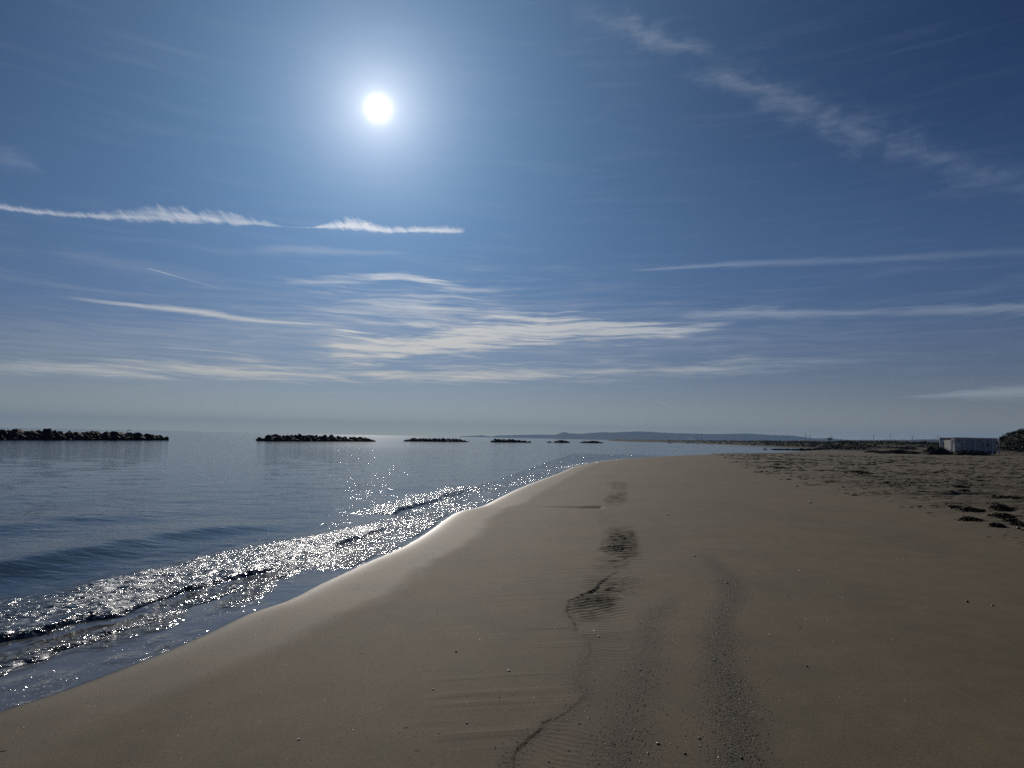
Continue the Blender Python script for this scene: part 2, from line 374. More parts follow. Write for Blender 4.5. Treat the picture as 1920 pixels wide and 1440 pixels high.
def full_sand(x, y, want_attr=False):
    h, s = base_sand(x, y)
    r = np.hypot(x, y)
    dry = smooth(s, .3, 3.0)
    h = h + dry * (.030 * fbm(x / 4.5, y / 4.5, 3, 3) + .006 * fbm(x / .8, y / 1.6, 5, 3) * (r < 60))
    # swash lobes left by earlier waves
    lob = np.sin((s - .5 * fbm(x / 2.5, y / 5, 21, 2)) * 2.4)
    h = h + .006 * smooth(s, .5, 1.5) * (1 - smooth(s, 3.5, 5)) * lob
    m = r < 45
    t = np.full(x.shape, 9.0); par = np.zeros(x.shape)
    jx, jy = .06 * fbm(x[m] / .14, y[m] / .3, 40, 4, .6), .06 * fbm(x[m] / .14 + 5, y[m] / .3, 44, 4, .6)
    t[m], par[m] = signed(x[m] + jx, y[m] + jy, SCARP)
    near_ = np.where(m, 1.0, 0.0)
    t = -t                                  # the line runs towards the camera: keep t positive on the landward side
    a = near_ * np.interp(par, SC_PAR, SC_AMP) * (.45 + 1.3 * np.clip(vnoise(par * 60, par * 0, 9) + .5, 0, 1))
    h = h - a * smooth(t, -.006, .018) * np.exp(-np.maximum(t, 0) / .9)
    t2 = np.full(x.shape, 9.0); p2 = np.zeros(x.shape)
    t2[m], p2[m] = signed(x[m], y[m], RUNNEL)
    # the runnel: steep far bank, soft near side
    d2 = np.where(t2 > 0, np.exp(-(t2 / .45) ** 2), np.exp(-(t2 / .06) ** 2))
    h = h - near_ * .062 * smooth(p2, .05, 1.0) ** 2 * (1 - smooth(p2, .985, 1.0)) * d2
    rip = np.zeros(x.shape)                     # wind and backwash ripples
    for cx, cy, rx, ry, am, wl, tw in RIPPLES:
        u, v = (x - cx) - (y - cy) * cx / cy, y - cy
        wob = fbm(x / (wl * 2.2), y / (wl * 3.5), 60, 3)
        k = np.exp(-(u / rx + .25 * wob) ** 4 - (v / ry + .3 * vnoise(x / .5, y / 1.5, 61)) ** 4) * smooth(wob, -.55, .05) * (1 if cy > 9.5 else smooth(t, -.02, .06))
        ph = (v + tw * u) / wl * 6.283 + wob * 7.0 + 2.0 * fbm(x / .25, y / .6, 77, 2)
        rip = rip + .85 * am * k * (1 - np.abs(np.sin(ph / 2)) * 2 + .3)
    h = h + rip
    # thin ridges drawn out by the backwash, seaward of the step
    fan = smooth(t, -1.9, -.9) * (1 - smooth(t, -.12, .03)) * (r < 16)
    h = h + fan * (.007 * np.maximum(fbm((x + .25 * y) / 1.3, (y - .12 * x) / .10, 150, 3), -.05) * smooth(fbm(x / 1.2, y / .5, 152, 2), -.15, .25))
    tr, pr = signed(x, y, ROUGH)
    ro = smooth(-tr, -1.2, 2.5) * (r > 12) * (s > 2)
    ro = np.where(tr < 6, ro, 0)
    ang = .42
    u = x * math.cos(ang) + y * math.sin(ang); v = -x * math.sin(ang) + y * math.cos(ang)
    trk = fbm(u / 7, v / .55, 90, 4, .6); trk2 = fbm(u / 3 + 4, v / 1.6 + 9, 97, 4, .6)
    h = h + ro * (.10 * trk + .10 * trk2 + .05 * np.abs(fbm(x / .5, y / .5, 31, 3)))
    h = h + smooth(r, 130, 400) * np.where(s > 8, 1, 0) * .5 * fbm(x / 40, y / 40, 71, 3)
    if not want_attr: return h
    g1, q1 = signed(x, y, GRAVEL1); g2, q2 = signed(x, y, GRAVEL2)
    wv = .12 * fbm(x / .35, y / .8, 13, 3)
    gr = np.exp(-((g1 + wv) / .17) ** 2) * smooth(q1, .03, .3) * .95 + np.exp(-((g2 + wv) / .16) ** 2) * .62
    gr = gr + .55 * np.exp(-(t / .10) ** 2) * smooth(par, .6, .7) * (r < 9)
    gr = np.where(r < 30, gr, 0)
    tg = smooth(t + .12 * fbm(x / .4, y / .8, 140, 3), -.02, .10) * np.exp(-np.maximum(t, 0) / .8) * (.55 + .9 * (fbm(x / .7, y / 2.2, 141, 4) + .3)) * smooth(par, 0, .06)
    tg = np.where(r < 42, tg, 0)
    return h, s, np.clip(gr, 0, 1), np.clip(ro, 0, 1), np.clip(tg, 0, 1)

def radii(r0, r1, k, cap, start):
    o = [start]
    while o[-1] < r1:
        r = o[-1]
        o.append(r + max(.012, min(r * r / k, cap * r)) if r > r0 else r + .12)
    return np.array(o)

ang_f = np.radians(np.concatenate([np.arange(-180, -44, 6.0), np.arange(-44, 44.01, .115), np.arange(48, 181, 6.0)]))
rr = np.concatenate([radii(2.6, 45, 4300, .02, .25)])
rr = np.concatenate([rr, [q for q in 45.6 * 1.019 ** np.arange(0, 146)]])
rr = np.concatenate([rr, rr[-1] * 1.16 ** np.arange(1, 23)])
gx, gy = polar_grid(rr, ang_f)
hz_, s_, gr_, ro_, tg_ = full_sand(gx.ravel(), gy.ravel(), True)
rg_ = np.hypot(gx.ravel(), gy.ravel())
wet_ = np.exp(-np.maximum(s_, 0) / .17)
damp_ = 1 - smooth(s_ + .35 * fbm(gx.ravel() / 2.5, gy.ravel() / 6.0, 50, 3) + .12 * fbm(gx.ravel() / .3, gy.ravel() / .6, 52, 3), 1.1, 1.5) * smooth(rg_, 0, 3)
me = mesh_from('sand_beach', np.stack([gx.ravel(), gy.ravel(), hz_], 1), grid_faces(len(rr), len(ang_f)),
               {'wet': wet_, 'damp': damp_, 'gravel': gr_, 'rough': ro_, 'trough': tg_, 'scrub': smooth(s_, 4, 10) * smooth(rg_, 240, 330)})
mt, b, T = principled('sand', (.2, .17, .13),   .7, .15)
pos = T.new('ShaderNodeNewGeometry').outputs['Position']
wet, damp, gra, rou = T.attr('wet'), T.attr('damp'), T.attr('gravel'), T.attr('rough')
grain = T.noise(pos, 420, 2, .7)
grain2 = T.noise(pos, 130, 2, .7)
mott = T.noise(pos, 2.2, 5, .6)
hue = T.noise(pos, .8, 3, .5)
base = T.mix(T.rng(hue, .38, .62), (.150, .117, .070, 1), (.140, .113, .068, 1))
base = T.mix(T.rng(mott, .3, .7, 0, 1), base, T.mix(1.0, base, (.84, .84, .85, 1), 'MULTIPLY'))
base = T.mix(1.0, base, T.mix(T.rng(grain, .25, .75, 0, 1, False), (.66, .66, .67, 1), (1.34, 1.33, 1.3, 1)), 'MULTIPLY')
grain3 = T.noise(pos, 52, 3, .75)
base = T.mix(1.0, base, T.mix(T.rng(grain3, .3, .7, 0, 1, False), (.78, .78, .79, 1), (1.22, 1.22, 1.2, 1)), 'MULTIPLY')
base = T.mix(1.0, base, T.mix(T.rng(grain2, .3, .7, 0, 1, False), (.70, .70, .71, 1), (1.32, 1.31, 1.28, 1)), 'MULTIPLY')
arcs = T.noise(T.v('MULTIPLY', pos, (.55, .22, 1)), 1.0, 3, .5, .8)
arc = T.rng(T.m('ABSOLUTE', T.m('SUBTRACT', T.m('FRACT', T.m('MULTIPLY', arcs, 9.0)), .5)), 0.0, .07, 1.0, 0.0)
base = T.mix(T.m('MULTIPLY', arc, .13), base, (.22, .18, .13, 1))
lobe = T.rng(T.noise(T.v('MULTIPLY', pos, (.5, .16, 1)), 1.0, 5, .6, .5), .40, .60)
base = T.mix(T.m('MULTIPLY', lobe, .55), base, T.mix(1.0, base, (.83, .84, .86, 1), 'MULTIPLY'))
spk = T.rng(grain2, .5, .66)
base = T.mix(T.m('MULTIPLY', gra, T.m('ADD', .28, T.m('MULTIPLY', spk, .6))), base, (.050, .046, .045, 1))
base = T.mix(T.m('MULTIPLY', rou, .30), base, (.070, .062, .050, 1))
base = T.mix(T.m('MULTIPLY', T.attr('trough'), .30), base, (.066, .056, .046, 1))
base = T.mix(T.attr('scrub'), base, (.022, .026, .016, 1))
T.l.new(base, b.inputs['Base Color'])
T.l.new(T.m('SUBTRACT', T.m('SUBTRACT', .84, T.m('MULTIPLY', wet, .36)), T.m('MULTIPLY', damp, .085)), b.inputs['Roughness'])
bp = T.new('ShaderNodeBump'); bp.inputs['Distance'].default_value = 1; bp.inputs['Strength'].default_value = 1
hgt = T.m('ADD', T.m('MULTIPLY', grain, .0016), T.m('MULTIPLY', T.noise(pos, 60, 3, .6), T.m('ADD', .0018, T.m('MULTIPLY', gra, .010))))
T.l.new(T.m('MULTIPLY', hgt, T.m('SUBTRACT', 1.0, T.m('MULTIPLY', wet, .8))), bp.inputs['Height'])
T.l.new(bp.outputs[0], b.inputs['Normal'])
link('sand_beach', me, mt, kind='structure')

# ----------------------------------------------------------------- sea
def sea_height(x, y):
    s, _ = signed(x, y, SHORE)
    r = np.hypot(x, y)
    sh = -s                                               # metres out from the swash edge
    nrm = smooth(r, 3, 6) * (1 - smooth(r, 40, 90))
    w = .006 * np.sin(x * 2.1 - y * 1.1 + 2.5 * fbm(x / 3, y / 3, 8, 2)) + .008 * np.sin(-x * .9 + y * 1.5 + 3 * fbm(x / 5, y / 5, 18, 2))
    w = w * nrm + .010 * fbm(x / 1.4, y / .55, 28, 3) * nrm
    w = w * smooth(sh, 1.0, 3.0)
    turb = np.zeros(x.shape); foam = np.zeros(x.shape)
    m = (r < 115) & (sh > -.2) & (sh < 30)
    X, Y = x[m], y[m]
    jag = .22 * fbm(X / .5, Y / 1.1, 33, 4, .6)
    t1, p1 = signed(X, Y, BORE1); t2, p2 = signed(X, Y, BORE2); t3, p3 = signed(X, Y, BORE3); tf, pf_ = signed(X, Y, FOAMTOP)
    tw1, q1 = signed(X, Y, SWELL); tw2, q2 = signed(X, Y, SWELL2); tw3, q3 = signed(X, Y, SWELL3)
    # distances counted seaward (left of lines that run away from the camera)
    t1, t2, t3, tf, tw1, tw2, tw3 = -t1 + jag, -t2 + jag, -t3 + jag, -tf, -tw1, -tw2, -tw3
    RR = np.hypot(X, Y)
    e1 = 1 - smooth(p1, .93, 1.0); e2 = 1 - smooth(p2, .96, 1.0); e3 = smooth(p3, 0, .05)
    wm = w[m]
    def front(t, hgt, rise, tail): return hgt * smooth(t, -.01, rise) * np.exp(-np.maximum(t, 0) / tail)
    lum = fbm(X / .18, Y / .30, 35, 3)
    wm = wm + front(t1, .045, .07, .5) * e1 * (1 + .8 * lum)
    wm = wm + front(t2, .036, .12, .9) * (.5 + 1.6 * np.clip(.35 + fbm(X / .9, Y / 1.3, 39, 3), 0, 1)) * e2 * (1 + .5 * lum)
    wm = wm + front(t3, .10, .16, .7) * e3 * (np.abs(t3) < 4)
    def hump(t, hgt, f, bk): return hgt * np.where(t < 0, np.exp(-(t / f) ** 2), np.exp(-(t / bk) ** 2))
    wm = wm + hump(tw1, .13, .65, 1.2) * smooth(q1, -.1, .1) * (1 - smooth(q1, .72, 1.0)) * (np.abs(tw1) < 5)
    wm = wm + hump(tw2, .07, .9, 1.5) * (1 - smooth(q2, .6, 1.0)) * (np.abs(tw2) < 6)
    wm = wm + hump(tw3, .05, .8, 1.5) * smooth(q3, 0, .3) * (1 - smooth(q3, .7, 1.0)) * (np.abs(tw3) < 6)
    # broken water: from the second front out to the foam edge, and just behind the first front
    patch = .5 + fbm(X / .7, Y / 1.4, 55, 3)
    zone = smooth(t2, -.06, .06) * (1 - smooth(tf + .35 * fbm(X / .6, Y / 1.2, 57, 3), -.25, .15)) * (p2 < .995)
    zone3 = smooth(t3, -.06, .06) * (1 - smooth(t3, .8, 1.6)) * (p3 > .01) * (np.abs(t3) < 4)
    zone1 = smooth(t1, -.03, .04) * (1 - smooth(t1, .22, .55)) * e1
    gap = smooth(RR, 9.5, 14) * smooth(sh[m], .03, .25) * (1 - smooth(tf, -.2, .35))           # everything shimmers further off
    fl = smooth(RR, 6, 10) * smooth(sh[m], .03, .15) * (1 - smooth(sh[m], .7, 1.5)) * smooth(patch, .45, .8)
    tm = np.clip(zone * (.55 + .6 * patch) + zone1 + zone3 * .9 + gap * (.25 + .6 * patch) + .8 * fl + .9 * smooth(RR, 45, 60) * smooth(sh[m], .05, .3) * (1 - smooth(sh[m], .8, 2.0)) * smooth(patch, .3, .7) + .22 * (1 - smooth(tf, .2, 3.0)) * smooth(RR, 9, 14) * smooth(patch, .45, .9), 0, 1)
    fm = zone * (.45 + .75 * smooth(patch, .3, .8)) * (1 - smooth(RR, 8, 16) * .5) + .5 * np.exp(-((tf + .1) / .12) ** 2) * smooth(patch, .3, .7)
    fm = fm + smooth(RR, 45, 60) * smooth(sh[m], .05, .2) * (1 - smooth(sh[m], .5, 1.3)) * smooth(patch, .3, .6)
    fm = fm + .55 * np.exp(-((t1 - .03) / .05) ** 2) * e1 * smooth(patch, .2, .6) + .5 * np.exp(-((sh[m] - .03) / .03) ** 2) * smooth(patch, .35, .7) + .35 * zone1 * smooth(patch, .4, .8)
    ch = fbm(X / .09, Y / .16, 66, 3)
    wm = wm + tm * (.018 * fbm(X / .16, Y / .26, 65, 3) + .008 * ch)
    w[m] = wm; turb[m] = tm; foam[m] = np.clip(fm, 0, 1)
    sand, _s = base_sand(x, y)
    film = sand + .004
    w = np.where(s < 0, np.maximum(w, film), np.where(s < 1.2, sand - .08 * s, -.25))
    w = np.where(r > 140, np.where(s < 3, .02, -.4), w)
    thin = np.clip(1 - (w - sand) / .10, 0, 1) * (r < 200)
    return w, s, turb, foam, thin

ang_w = np.radians(np.concatenate([np.arange(-100, -46, 4.0), np.arange(-46, 24, .115), np.arange(24, 62, .6)]))
rw = np.concatenate([radii(3.0, 30, 2100, .02, 2.6), 30.5 * 1.024 ** np.arange(0, 70)])
rw = np.concatenate([rw, rw[-1] * 1.12 ** np.arange(1, 42)])
rw = rw[rw < 16800]
gx, gy = polar_grid(rw, ang_w)
w_, s_, tb_, fo_, th_ = sea_height(gx.ravel(), gy.ravel())
fc = grid_faces(len(rw), len(ang_w))
fc = fc[(s_[fc] < .9).any(1)]
used = np.unique(fc); remap = np.zeros(len(w_), np.int64); remap[used] = np.arange(len(used))
V = np.stack([gx.ravel(), gy.ravel(), w_], 1)[used]
me = mesh_from('sea_water', V, remap[fc], {'turb': tb_[used], 'foam': fo_[used], 'thin': th_[used]})
mt, b, T = principled('sea_water', (.02, .03, .04), .05, .5)
b.inputs['IOR'].default_value = 1.333
pos = T.new('ShaderNodeNewGeometry').outputs['Position']
tu, fo, thn = T.attr('turb'), T.attr('foam'), T.attr('thin')
ca, sa = math.cos(.5), math.sin(.5)
px_, py_, pz_ = T.sep(pos)
al = T.m('ADD', T.m('MULTIPLY', px_, sa), T.m('MULTIPLY', py_, ca))
ac = T.m('SUBTRACT', T.m('MULTIPLY', px_, ca), T.m('MULTIPLY', py_, sa))
lanes = T.xyz(px_, T.m('MULTIPLY', py_, 1.9), 0.0)
c1 = T.noise(lanes, 2.2, 4, .55, .6)
c2 = T.noise(lanes, .5, 3, .5, .3)
c3 = T.noise(T.xyz(ac, T.m('MULTIPLY', al, .45), 2.0), 7.0, 3, .5)
k1 = T.noise(pos, 5.5, 2, .55, .6); k2 = T.noise(pos, 22, 2, .5, .4); k3 = T.noise(pos, 11, 2, .5, .4)
foamn = T.noise(T.xyz(ac, T.m('MULTIPLY', al, .6), 0.0), 7.0, 6, .7, 1.2)
fmask = T.m('MULTIPLY', fo, T.rng(foamn, .47, .60), clamp=True)
calm = T.m('SUBTRACT', 1.0, thn)
h1 = T.m('MULTIPLY', T.m('ADD', T.m('MULTIPLY', c1, .024), T.m('ADD', T.m('MULTIPLY', c2, .05), T.m('MULTIPLY', c3, .006))), T.m('ADD', .12, T.m('MULTIPLY', calm, .88)))
h2 = T.m('MULTIPLY', tu, T.m('ADD', T.m('MULTIPLY', k1, .085), T.m('ADD', T.m('MULTIPLY', k3, .030), T.m('MULTIPLY', k2, .009))))
h3 = T.m('MULTIPLY', fmask, .006)
bp = T.new('ShaderNodeBump'); bp.inputs['Distance'].default_value = 1; bp.inputs['Strength'].default_value = 1
T.l.new(T.m('ADD', T.m('ADD', h1, h2), h3), bp.inputs['Height'])
T.l.new(bp.outputs[0], b.inputs['Normal'])
deep = T.mix(thn, (.016, .026, .036, 1), (.13, .122, .108, 1))
T.l.new(T.mix(fmask, deep, (.80, .82, .82, 1)), b.inputs['Base Color'])
T.l.new(T.m('ADD', T.m('ADD', T.rng(T.v('LENGTH', pos), 25, 160, .045, .09), T.m('MULTIPLY', fmask, .4)), T.m('MULTIPLY', tu, .05)), b.inputs['Roughness'])
link('sea_water', me, mt, kind='structure')


# ----------------------------------------------------------------- dunes, plain and hills
def dune_height(x, y):
    b_, s = base_sand(x, y)
    r = np.hypot(x, y)
    a = 2.3 * smooth(s, 1, 15) * smooth(r, 225, 300) * (1 + .55 * fbm(x / 26, y / 26, 101, 4)) * smooth(s, 0, 5)
    a = a * np.where(x > 60 + (y - 200) * -.2, 1, 1)
    right = smooth(x / np.maximum(y, 1), .652, .715) * smooth(y, 144, 170)
    c = 4.5 * right * (1 + .30 * fbm(x / 7, y / 7, 111, 4))
    return np.maximum(a, c) + .35 * fbm(x / 3.5, y / 3.5, 121, 3) * np.clip(a + c, 0, 1), b_, s, a, c

ang_d = np.radians(np.arange(2, 58, .09))
rd = np.concatenate([np.arange(140, 400, 1.6), 400 * 1.012 ** np.arange(0, 120)])
gx, gy = polar_grid(rd, ang_d)
dh, db, ds, da, dc = dune_height(gx.ravel(), gy.ravel())
ok = dh > .06
fc = grid_faces(len(rd), len(ang_d)); fc = fc[ok[fc].any(1)]
used = np.unique(fc); remap = np.zeros(len(dh), np.int64); remap[used] = np.arange(len(used))
dz = db + np.where(ok, dh, -.12)
fx, fy = gx.ravel(), gy.ravel()
slope = fbm((fx + fy * .3) / 9, fy / 16, 131, 4)
veg = np.clip(smooth(dh + 2.0 * slope + .35 + 3.0 * (1 - smooth(fx / np.maximum(fy, 1), .47, .53)), .9, 2.0) + smooth(dc, .6, 1.6), 0, 1)
me = mesh_from('dunes', np.stack([fx, fy, dz], 1)[used], remap[fc], {'veg': veg[used]})
mt, b, T = principled('dune_sand', (.12, .1, .07), .9, .1)
pos = T.new('ShaderNodeNewGeometry').outputs['Position']
vg = T.rng(T.m('ADD', T.attr('veg'), T.m('MULTIPLY', T.m('SUBTRACT', T.noise(pos, .7, 5, .65), .5), 1.1)), .38, .62)
sandc = T.mix(T.rng(T.noise(pos, .9, 4, .6), .3, .7), (.135, .105, .075, 1), (.095, .076, .056, 1))
vegc = T.mix(T.rng(T.noise(pos, 1.6, 4, .6), .35, .65), (.012, .014, .009, 1), (.026, .026, .015, 1))
T.l.new(T.mix(vg, sandc, vegc), b.inputs['Base Color'])
link('dunes', me, mt, kind='structure')

def ridge_from(name, prof, dist, depth, rough, seed, mat, smooth_=True):
    """terrain whose crest stands at the profile read off the picture; falls away to the front and the back"""
    p = np.array(prof, float)
    xs = np.arange(p[0, 0], p[-1, 0] + .1, 1.1)
    ys = np.interp(xs, p[:, 0], p[:, 1])
    X, Y, Z = at_range(xs, ys, dist)
    rows = []
    for k, f in ((-1.0, 0.0), (-.7, .22), (-.45, .5), (-.25, .76), (-.1, .94), (0, 1.0), (.3, .8), (1.0, 0.0)):
        sc = (dist + depth * k) / dist
        xx, yy = X * sc, Y * sc
        nz = fbm(xx / (depth * .16), yy / (depth * .3), seed, 4)
        z = Z * f * (1 + .35 * nz * (1 - f)) + (rough * fbm(xx / (rough * 5), yy / 900.0, seed + 5, 3) if f > .9 else 0)
        if k in (-1.0, 1.0): z = z * 0 - 3
        rows.append(np.stack([xx, yy, z], 1))
    return link(name, mesh_from(name, np.vstack(rows), grid_faces(len(rows), len(xs)), smooth_=smooth_), mat, kind='structure')

m_hill = speckled('hill_scrub', (.026, .034, .028), (.048, .052, .040), .0022, .95, .1, coord='Object')
m_plain = speckled('plain_fields', (.018, .024, .018), (.036, .038, .026), .012, .95, .1, coord='Object')
ridge_from('hills', [(860, 818.2), (880, 817.3), (895, 816.4), (905, 816.2), (915, 817.6), (922, 818.4), (932, 816.4), (960, 815.7), (1000, 814.9), (1035, 815.0), (1080, 816), (1140, 818), (1200, 823)], 16000, 900, 3, 5, m_hill)
ridge_from('hills', [(1018, 822), (1036, 816.8), (1046, 813.6), (1054, 811.0), (1059, 810.2), (1066, 811.9), (1078, 812.8), (1090, 813.2), (1104, 812.0), (1120, 810.8), (1132, 810.3), (1146, 810.9), (1170, 809.9), (1186, 809.3), (1202, 808.8), (1222, 809.9), (1242, 811.0), (1262, 812.0),
                      (1300, 813.0), (1342, 813.9), (1372, 813.2), (1396, 812.8), (1412, 813.2), (1440, 815.3), (1482, 816.4), (1500, 818.2), (1518, 821.2), (1534, 822), (1550, 821.5), (1570, 823), (1600, 826)], 12500, 1500, 5, 9, m_hill)
ridge_from('plain', [(1290, 829), (1330, 827.6), (1400, 826.6), (1440, 825.8), (1480, 826.2), (1540, 825.4), (1600, 825.2), (1680, 824.6), (1760, 824.4), (1860, 824), (2000, 823.5), (2300, 822)], 4200, 900, 6, 15, m_plain, False)

# ----------------------------------------------------------------- rocks
def hull_rock(seed, n=16, sub=0):
    rnd = random.Random(seed); bm = bmesh.new()
    for _ in range(n):
        v = Vector((rnd.gauss(0, 1), rnd.gauss(0, 1), rnd.gauss(0, 1))).normalized() * rnd.uniform(.82, 1.08)
        bm.verts.new((v.x * 1.05, v.y * .95, v.z * .78))
    r = bmesh.ops.convex_hull(bm, input=bm.verts)
    for v in [v for v in bm.verts if not v.link_faces]: bm.verts.remove(v)
    me = bpy.data.meshes.new('rock'); bm.to_mesh(me); bm.free(); return me

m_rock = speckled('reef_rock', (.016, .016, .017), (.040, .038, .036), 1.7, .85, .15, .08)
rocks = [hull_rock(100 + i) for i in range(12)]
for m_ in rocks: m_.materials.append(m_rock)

def empty(name, loc, label, cat, group=None, rz=0.0):
    return link(name, None, None, None, label, cat, group, None, loc) if not rz else _rot(link(name, None, None, None, label, cat, group, None, loc), rz)
def _rot(o, rz): o.rotation_euler.z = rz; return o

def reef(p0, p1, heights, R, label, seed, width=2.4, gap=None, name='breakwater', group='rock breakwaters in the sea', zb=0.0):
    rnd = random.Random(seed)
    a, c = Vector((*p0, 0)), Vector((*p1, 0)); L = (c - a).length; d = (c - a) / L; nrm = Vector((-d.y, d.x, 0))
    root = link(name, None, None, None, label, 'breakwater', group, None, (a + c) / 2 + Vector((0, 0, zb)))
    u = 0.0
    hs = np.array(heights, float)
    def put(t, off, z, r):
        o = bpy.data.objects.new('rock', rnd.choice(rocks)); COL.objects.link(o); o.parent = root
        q = a + d * t + nrm * off - (a + c) / 2
        o.location = (q.x, q.y, z); r *= rnd.choice((.72, .9, 1.0, 1.0, 1.12, 1.25)); o.scale = (r * rnd.uniform(.85, 1.35), r * rnd.uniform(.85, 1.2), r * rnd.uniform(.8, 1.15))
        o.rotation_euler = (rnd.uniform(-.5, .5), rnd.uniform(-.5, .5), rnd.uniform(0, 6.3))
    while u <= L:
        f = u / L
        if gap and gap[0] < f < gap[1]: u += R; continue
        h = float(np.interp(f, hs[:, 0], hs[:, 1])) * rnd.uniform(.88, 1.06)
        put(u, rnd.uniform(-.25, .25) * width, h - R * .72, R * rnd.uniform(.8, 1.15))
        if h > R * 1.0:
            for sd in (-1, 1):
                put(u + rnd.uniform(-.4, .4) * R, sd * width * rnd.uniform(.32, .55), max(h * .5 - R * .35, R * .2), R * rnd.uniform(.8, 1.1))
            put(u + rnd.uniform(-.5, .5) * R, -width * rnd.uniform(.6, .85), R * rnd.uniform(.0, .3), R * rnd.uniform(.7, 1.0))
            if h > R * 2.1: put(u + rnd.uniform(-.4, .4) * R, rnd.uniform(-.2, .2) * width, h * .45, R)
        u += R * rnd.uniform(1.05, 1.5)
    return root

def pp(px, py): return tuple(on_plane(px, py, 0.0))
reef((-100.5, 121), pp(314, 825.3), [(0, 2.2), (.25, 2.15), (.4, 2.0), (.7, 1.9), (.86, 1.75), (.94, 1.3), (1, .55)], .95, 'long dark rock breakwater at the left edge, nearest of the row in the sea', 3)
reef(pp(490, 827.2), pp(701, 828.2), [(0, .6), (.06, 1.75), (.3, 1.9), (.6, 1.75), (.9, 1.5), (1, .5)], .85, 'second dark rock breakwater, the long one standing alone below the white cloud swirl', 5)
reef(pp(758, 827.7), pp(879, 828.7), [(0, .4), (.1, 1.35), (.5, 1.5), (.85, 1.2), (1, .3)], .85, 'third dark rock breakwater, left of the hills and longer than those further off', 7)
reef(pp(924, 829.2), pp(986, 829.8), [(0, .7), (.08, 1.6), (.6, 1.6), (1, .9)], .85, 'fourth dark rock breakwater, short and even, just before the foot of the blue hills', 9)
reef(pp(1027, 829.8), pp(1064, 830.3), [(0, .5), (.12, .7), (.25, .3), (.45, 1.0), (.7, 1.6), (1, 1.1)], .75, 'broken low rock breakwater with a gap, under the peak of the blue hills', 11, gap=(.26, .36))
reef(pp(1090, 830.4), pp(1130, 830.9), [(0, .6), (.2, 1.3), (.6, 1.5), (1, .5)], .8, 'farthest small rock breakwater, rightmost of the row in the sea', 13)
gr = reef((86.0, 241), (118, 235), [(0, .45), (.03, .2), (.05, .25), (.1, .5), (.2, .45), (.28, .45), (.36, .8), (.5, 1.0), (.75, 1.15), (.95, .9), (1, .5)], .42, 'low dark stone groyne running from the sand out into the bay', 17, width=1.2, gap=(.02, .055), name='groyne', group=None)
gr['category'] = 'groyne'

def cyl(name, r0, r1, h, n=8):
    a = np.arange(n) * 2 * math.pi / n
    v = [(r0 * math.cos(t), r0 * math.sin(t), 0) for t in a] + [(r1 * math.cos(t), r1 * math.sin(t), h) for t in a] + [(0, 0, 0), (0, 0, h)]
    me = bpy.data.meshes.new(name)
    f = [(i, (i + 1) % n, n + (i + 1) % n, n + i) for i in range(n)] + [((i + 1) % n, i, 2 * n) for i in range(n)] + [(n + i, n + (i + 1) % n, 2 * n + 1) for i in range(n)]
    me.from_pydata(v, [], f); me.update(); return me

def boxm(name, sx, sy, sz, bevel=0.0, z0=0.0):
    bm = bmesh.new(); bmesh.ops.create_cube(bm, size=1)
    for v in bm.verts: v.co = Vector((v.co.x * sx, v.co.y * sy, (v.co.z + .5) * sz + z0))
    if bevel: bmesh.ops.bevel(bm, geom=list(bm.edges), offset=bevel, segments=1, affect='EDGES')
    me = bpy.data.meshes.new(name); bm.to_mesh(me); bm.free(); return me

m_pole = speckled('weathered_wood', (.07, .06, .05), (.13, .11, .09), 6, .8, .3)
x, y, z = at_range(236, 811, 165)
o = link('pole', cyl('pole', .05, .04, 1.1, 6), m_pole, None, 'thin leaning pole stuck among the rocks near the end of the nearest breakwater', 'pole', loc=(x, y, z - .2)); o.rotation_euler = (0, .55, 0)

# ----------------------------------------------------------------- boats far off
m_hull = speckled('boat_paint', (.10, .11, .13), (.16, .17, .19), 2, .5, .5)
m_cab = speckled('cabin_paint', (.30, .31, .32), (.40, .41, .42), 2, .5, .5)
def hull_mesh(L, Bm, Hh):
    st = [(-.5, .8, .0), (-.25, 1, .0), (.1, 1, .02), (.35, .7, .12), (.5, .05, .3)]
    v = []; f = []
    for t, w_, up in st:
        for sx, zz in ((-1, 1), (-.7, 0), (.7, 0), (1, 1)):
            v.append((t * L, sx * w_ * Bm / 2, (zz + up) * Hh - .15 * Hh))
    for i in range(4):
        for j in range(3):
            k = i * 4 + j; f.append((k, k + 4, k + 5, k + 1))
        k = i * 4; f.append((k + 3, k + 7, k + 4, k))
    f.append((0, 1, 2, 3)); f.append((19, 18, 17, 16))
    me = bpy.data.meshes.new('hull'); me.from_pydata(v, [], f); me.update(); return me
def boat(px, dist, L, label, cab=True, turn=0.0):
    x = (px - 960) / FPX * dist
    r = link('boat', None, None, None, label, 'boat', None, None, (x, dist, 0.02)); r.rotation_euler.z = turn
    link('hull', hull_mesh(L, L * .32, L * .13), m_hull, r)
    if cab:
        c = link('cabin', boxm('cabin', L * .28, L * .2, L * .16, L * .012), m_cab, r, loc=(-.06 * L, 0, L * .1))
        link('mast', cyl('mast', L * .008, L * .006, L * .3, 6), m_cab, r, loc=(-.02 * L, 0, L * .2))
    else:
        link('bench', boxm('bench', L * .08, L * .28, L * .02), m_pole, r, loc=(0, 0, L * .085))
boat(247, 2600, 10, 'small dark boat on the horizon just above the end of the nearest breakwater', True, .3)
boat(418, 3600, 7, 'tiny dark boat alone on the horizon between the two largest breakwaters', True, 1.2)
boat(1258, 735, 4.6, 'low open rowing boat lying off the far shore, left of the dark motorboat', False, .15)
boat(1291, 665, 2.6, 'small dark motorboat with a cabin off the far shore below the smoke', True, .9)
boat(1332, 690, 2.2, 'tiny open boat close in by the far beach, rightmost of the boats', False, .4)

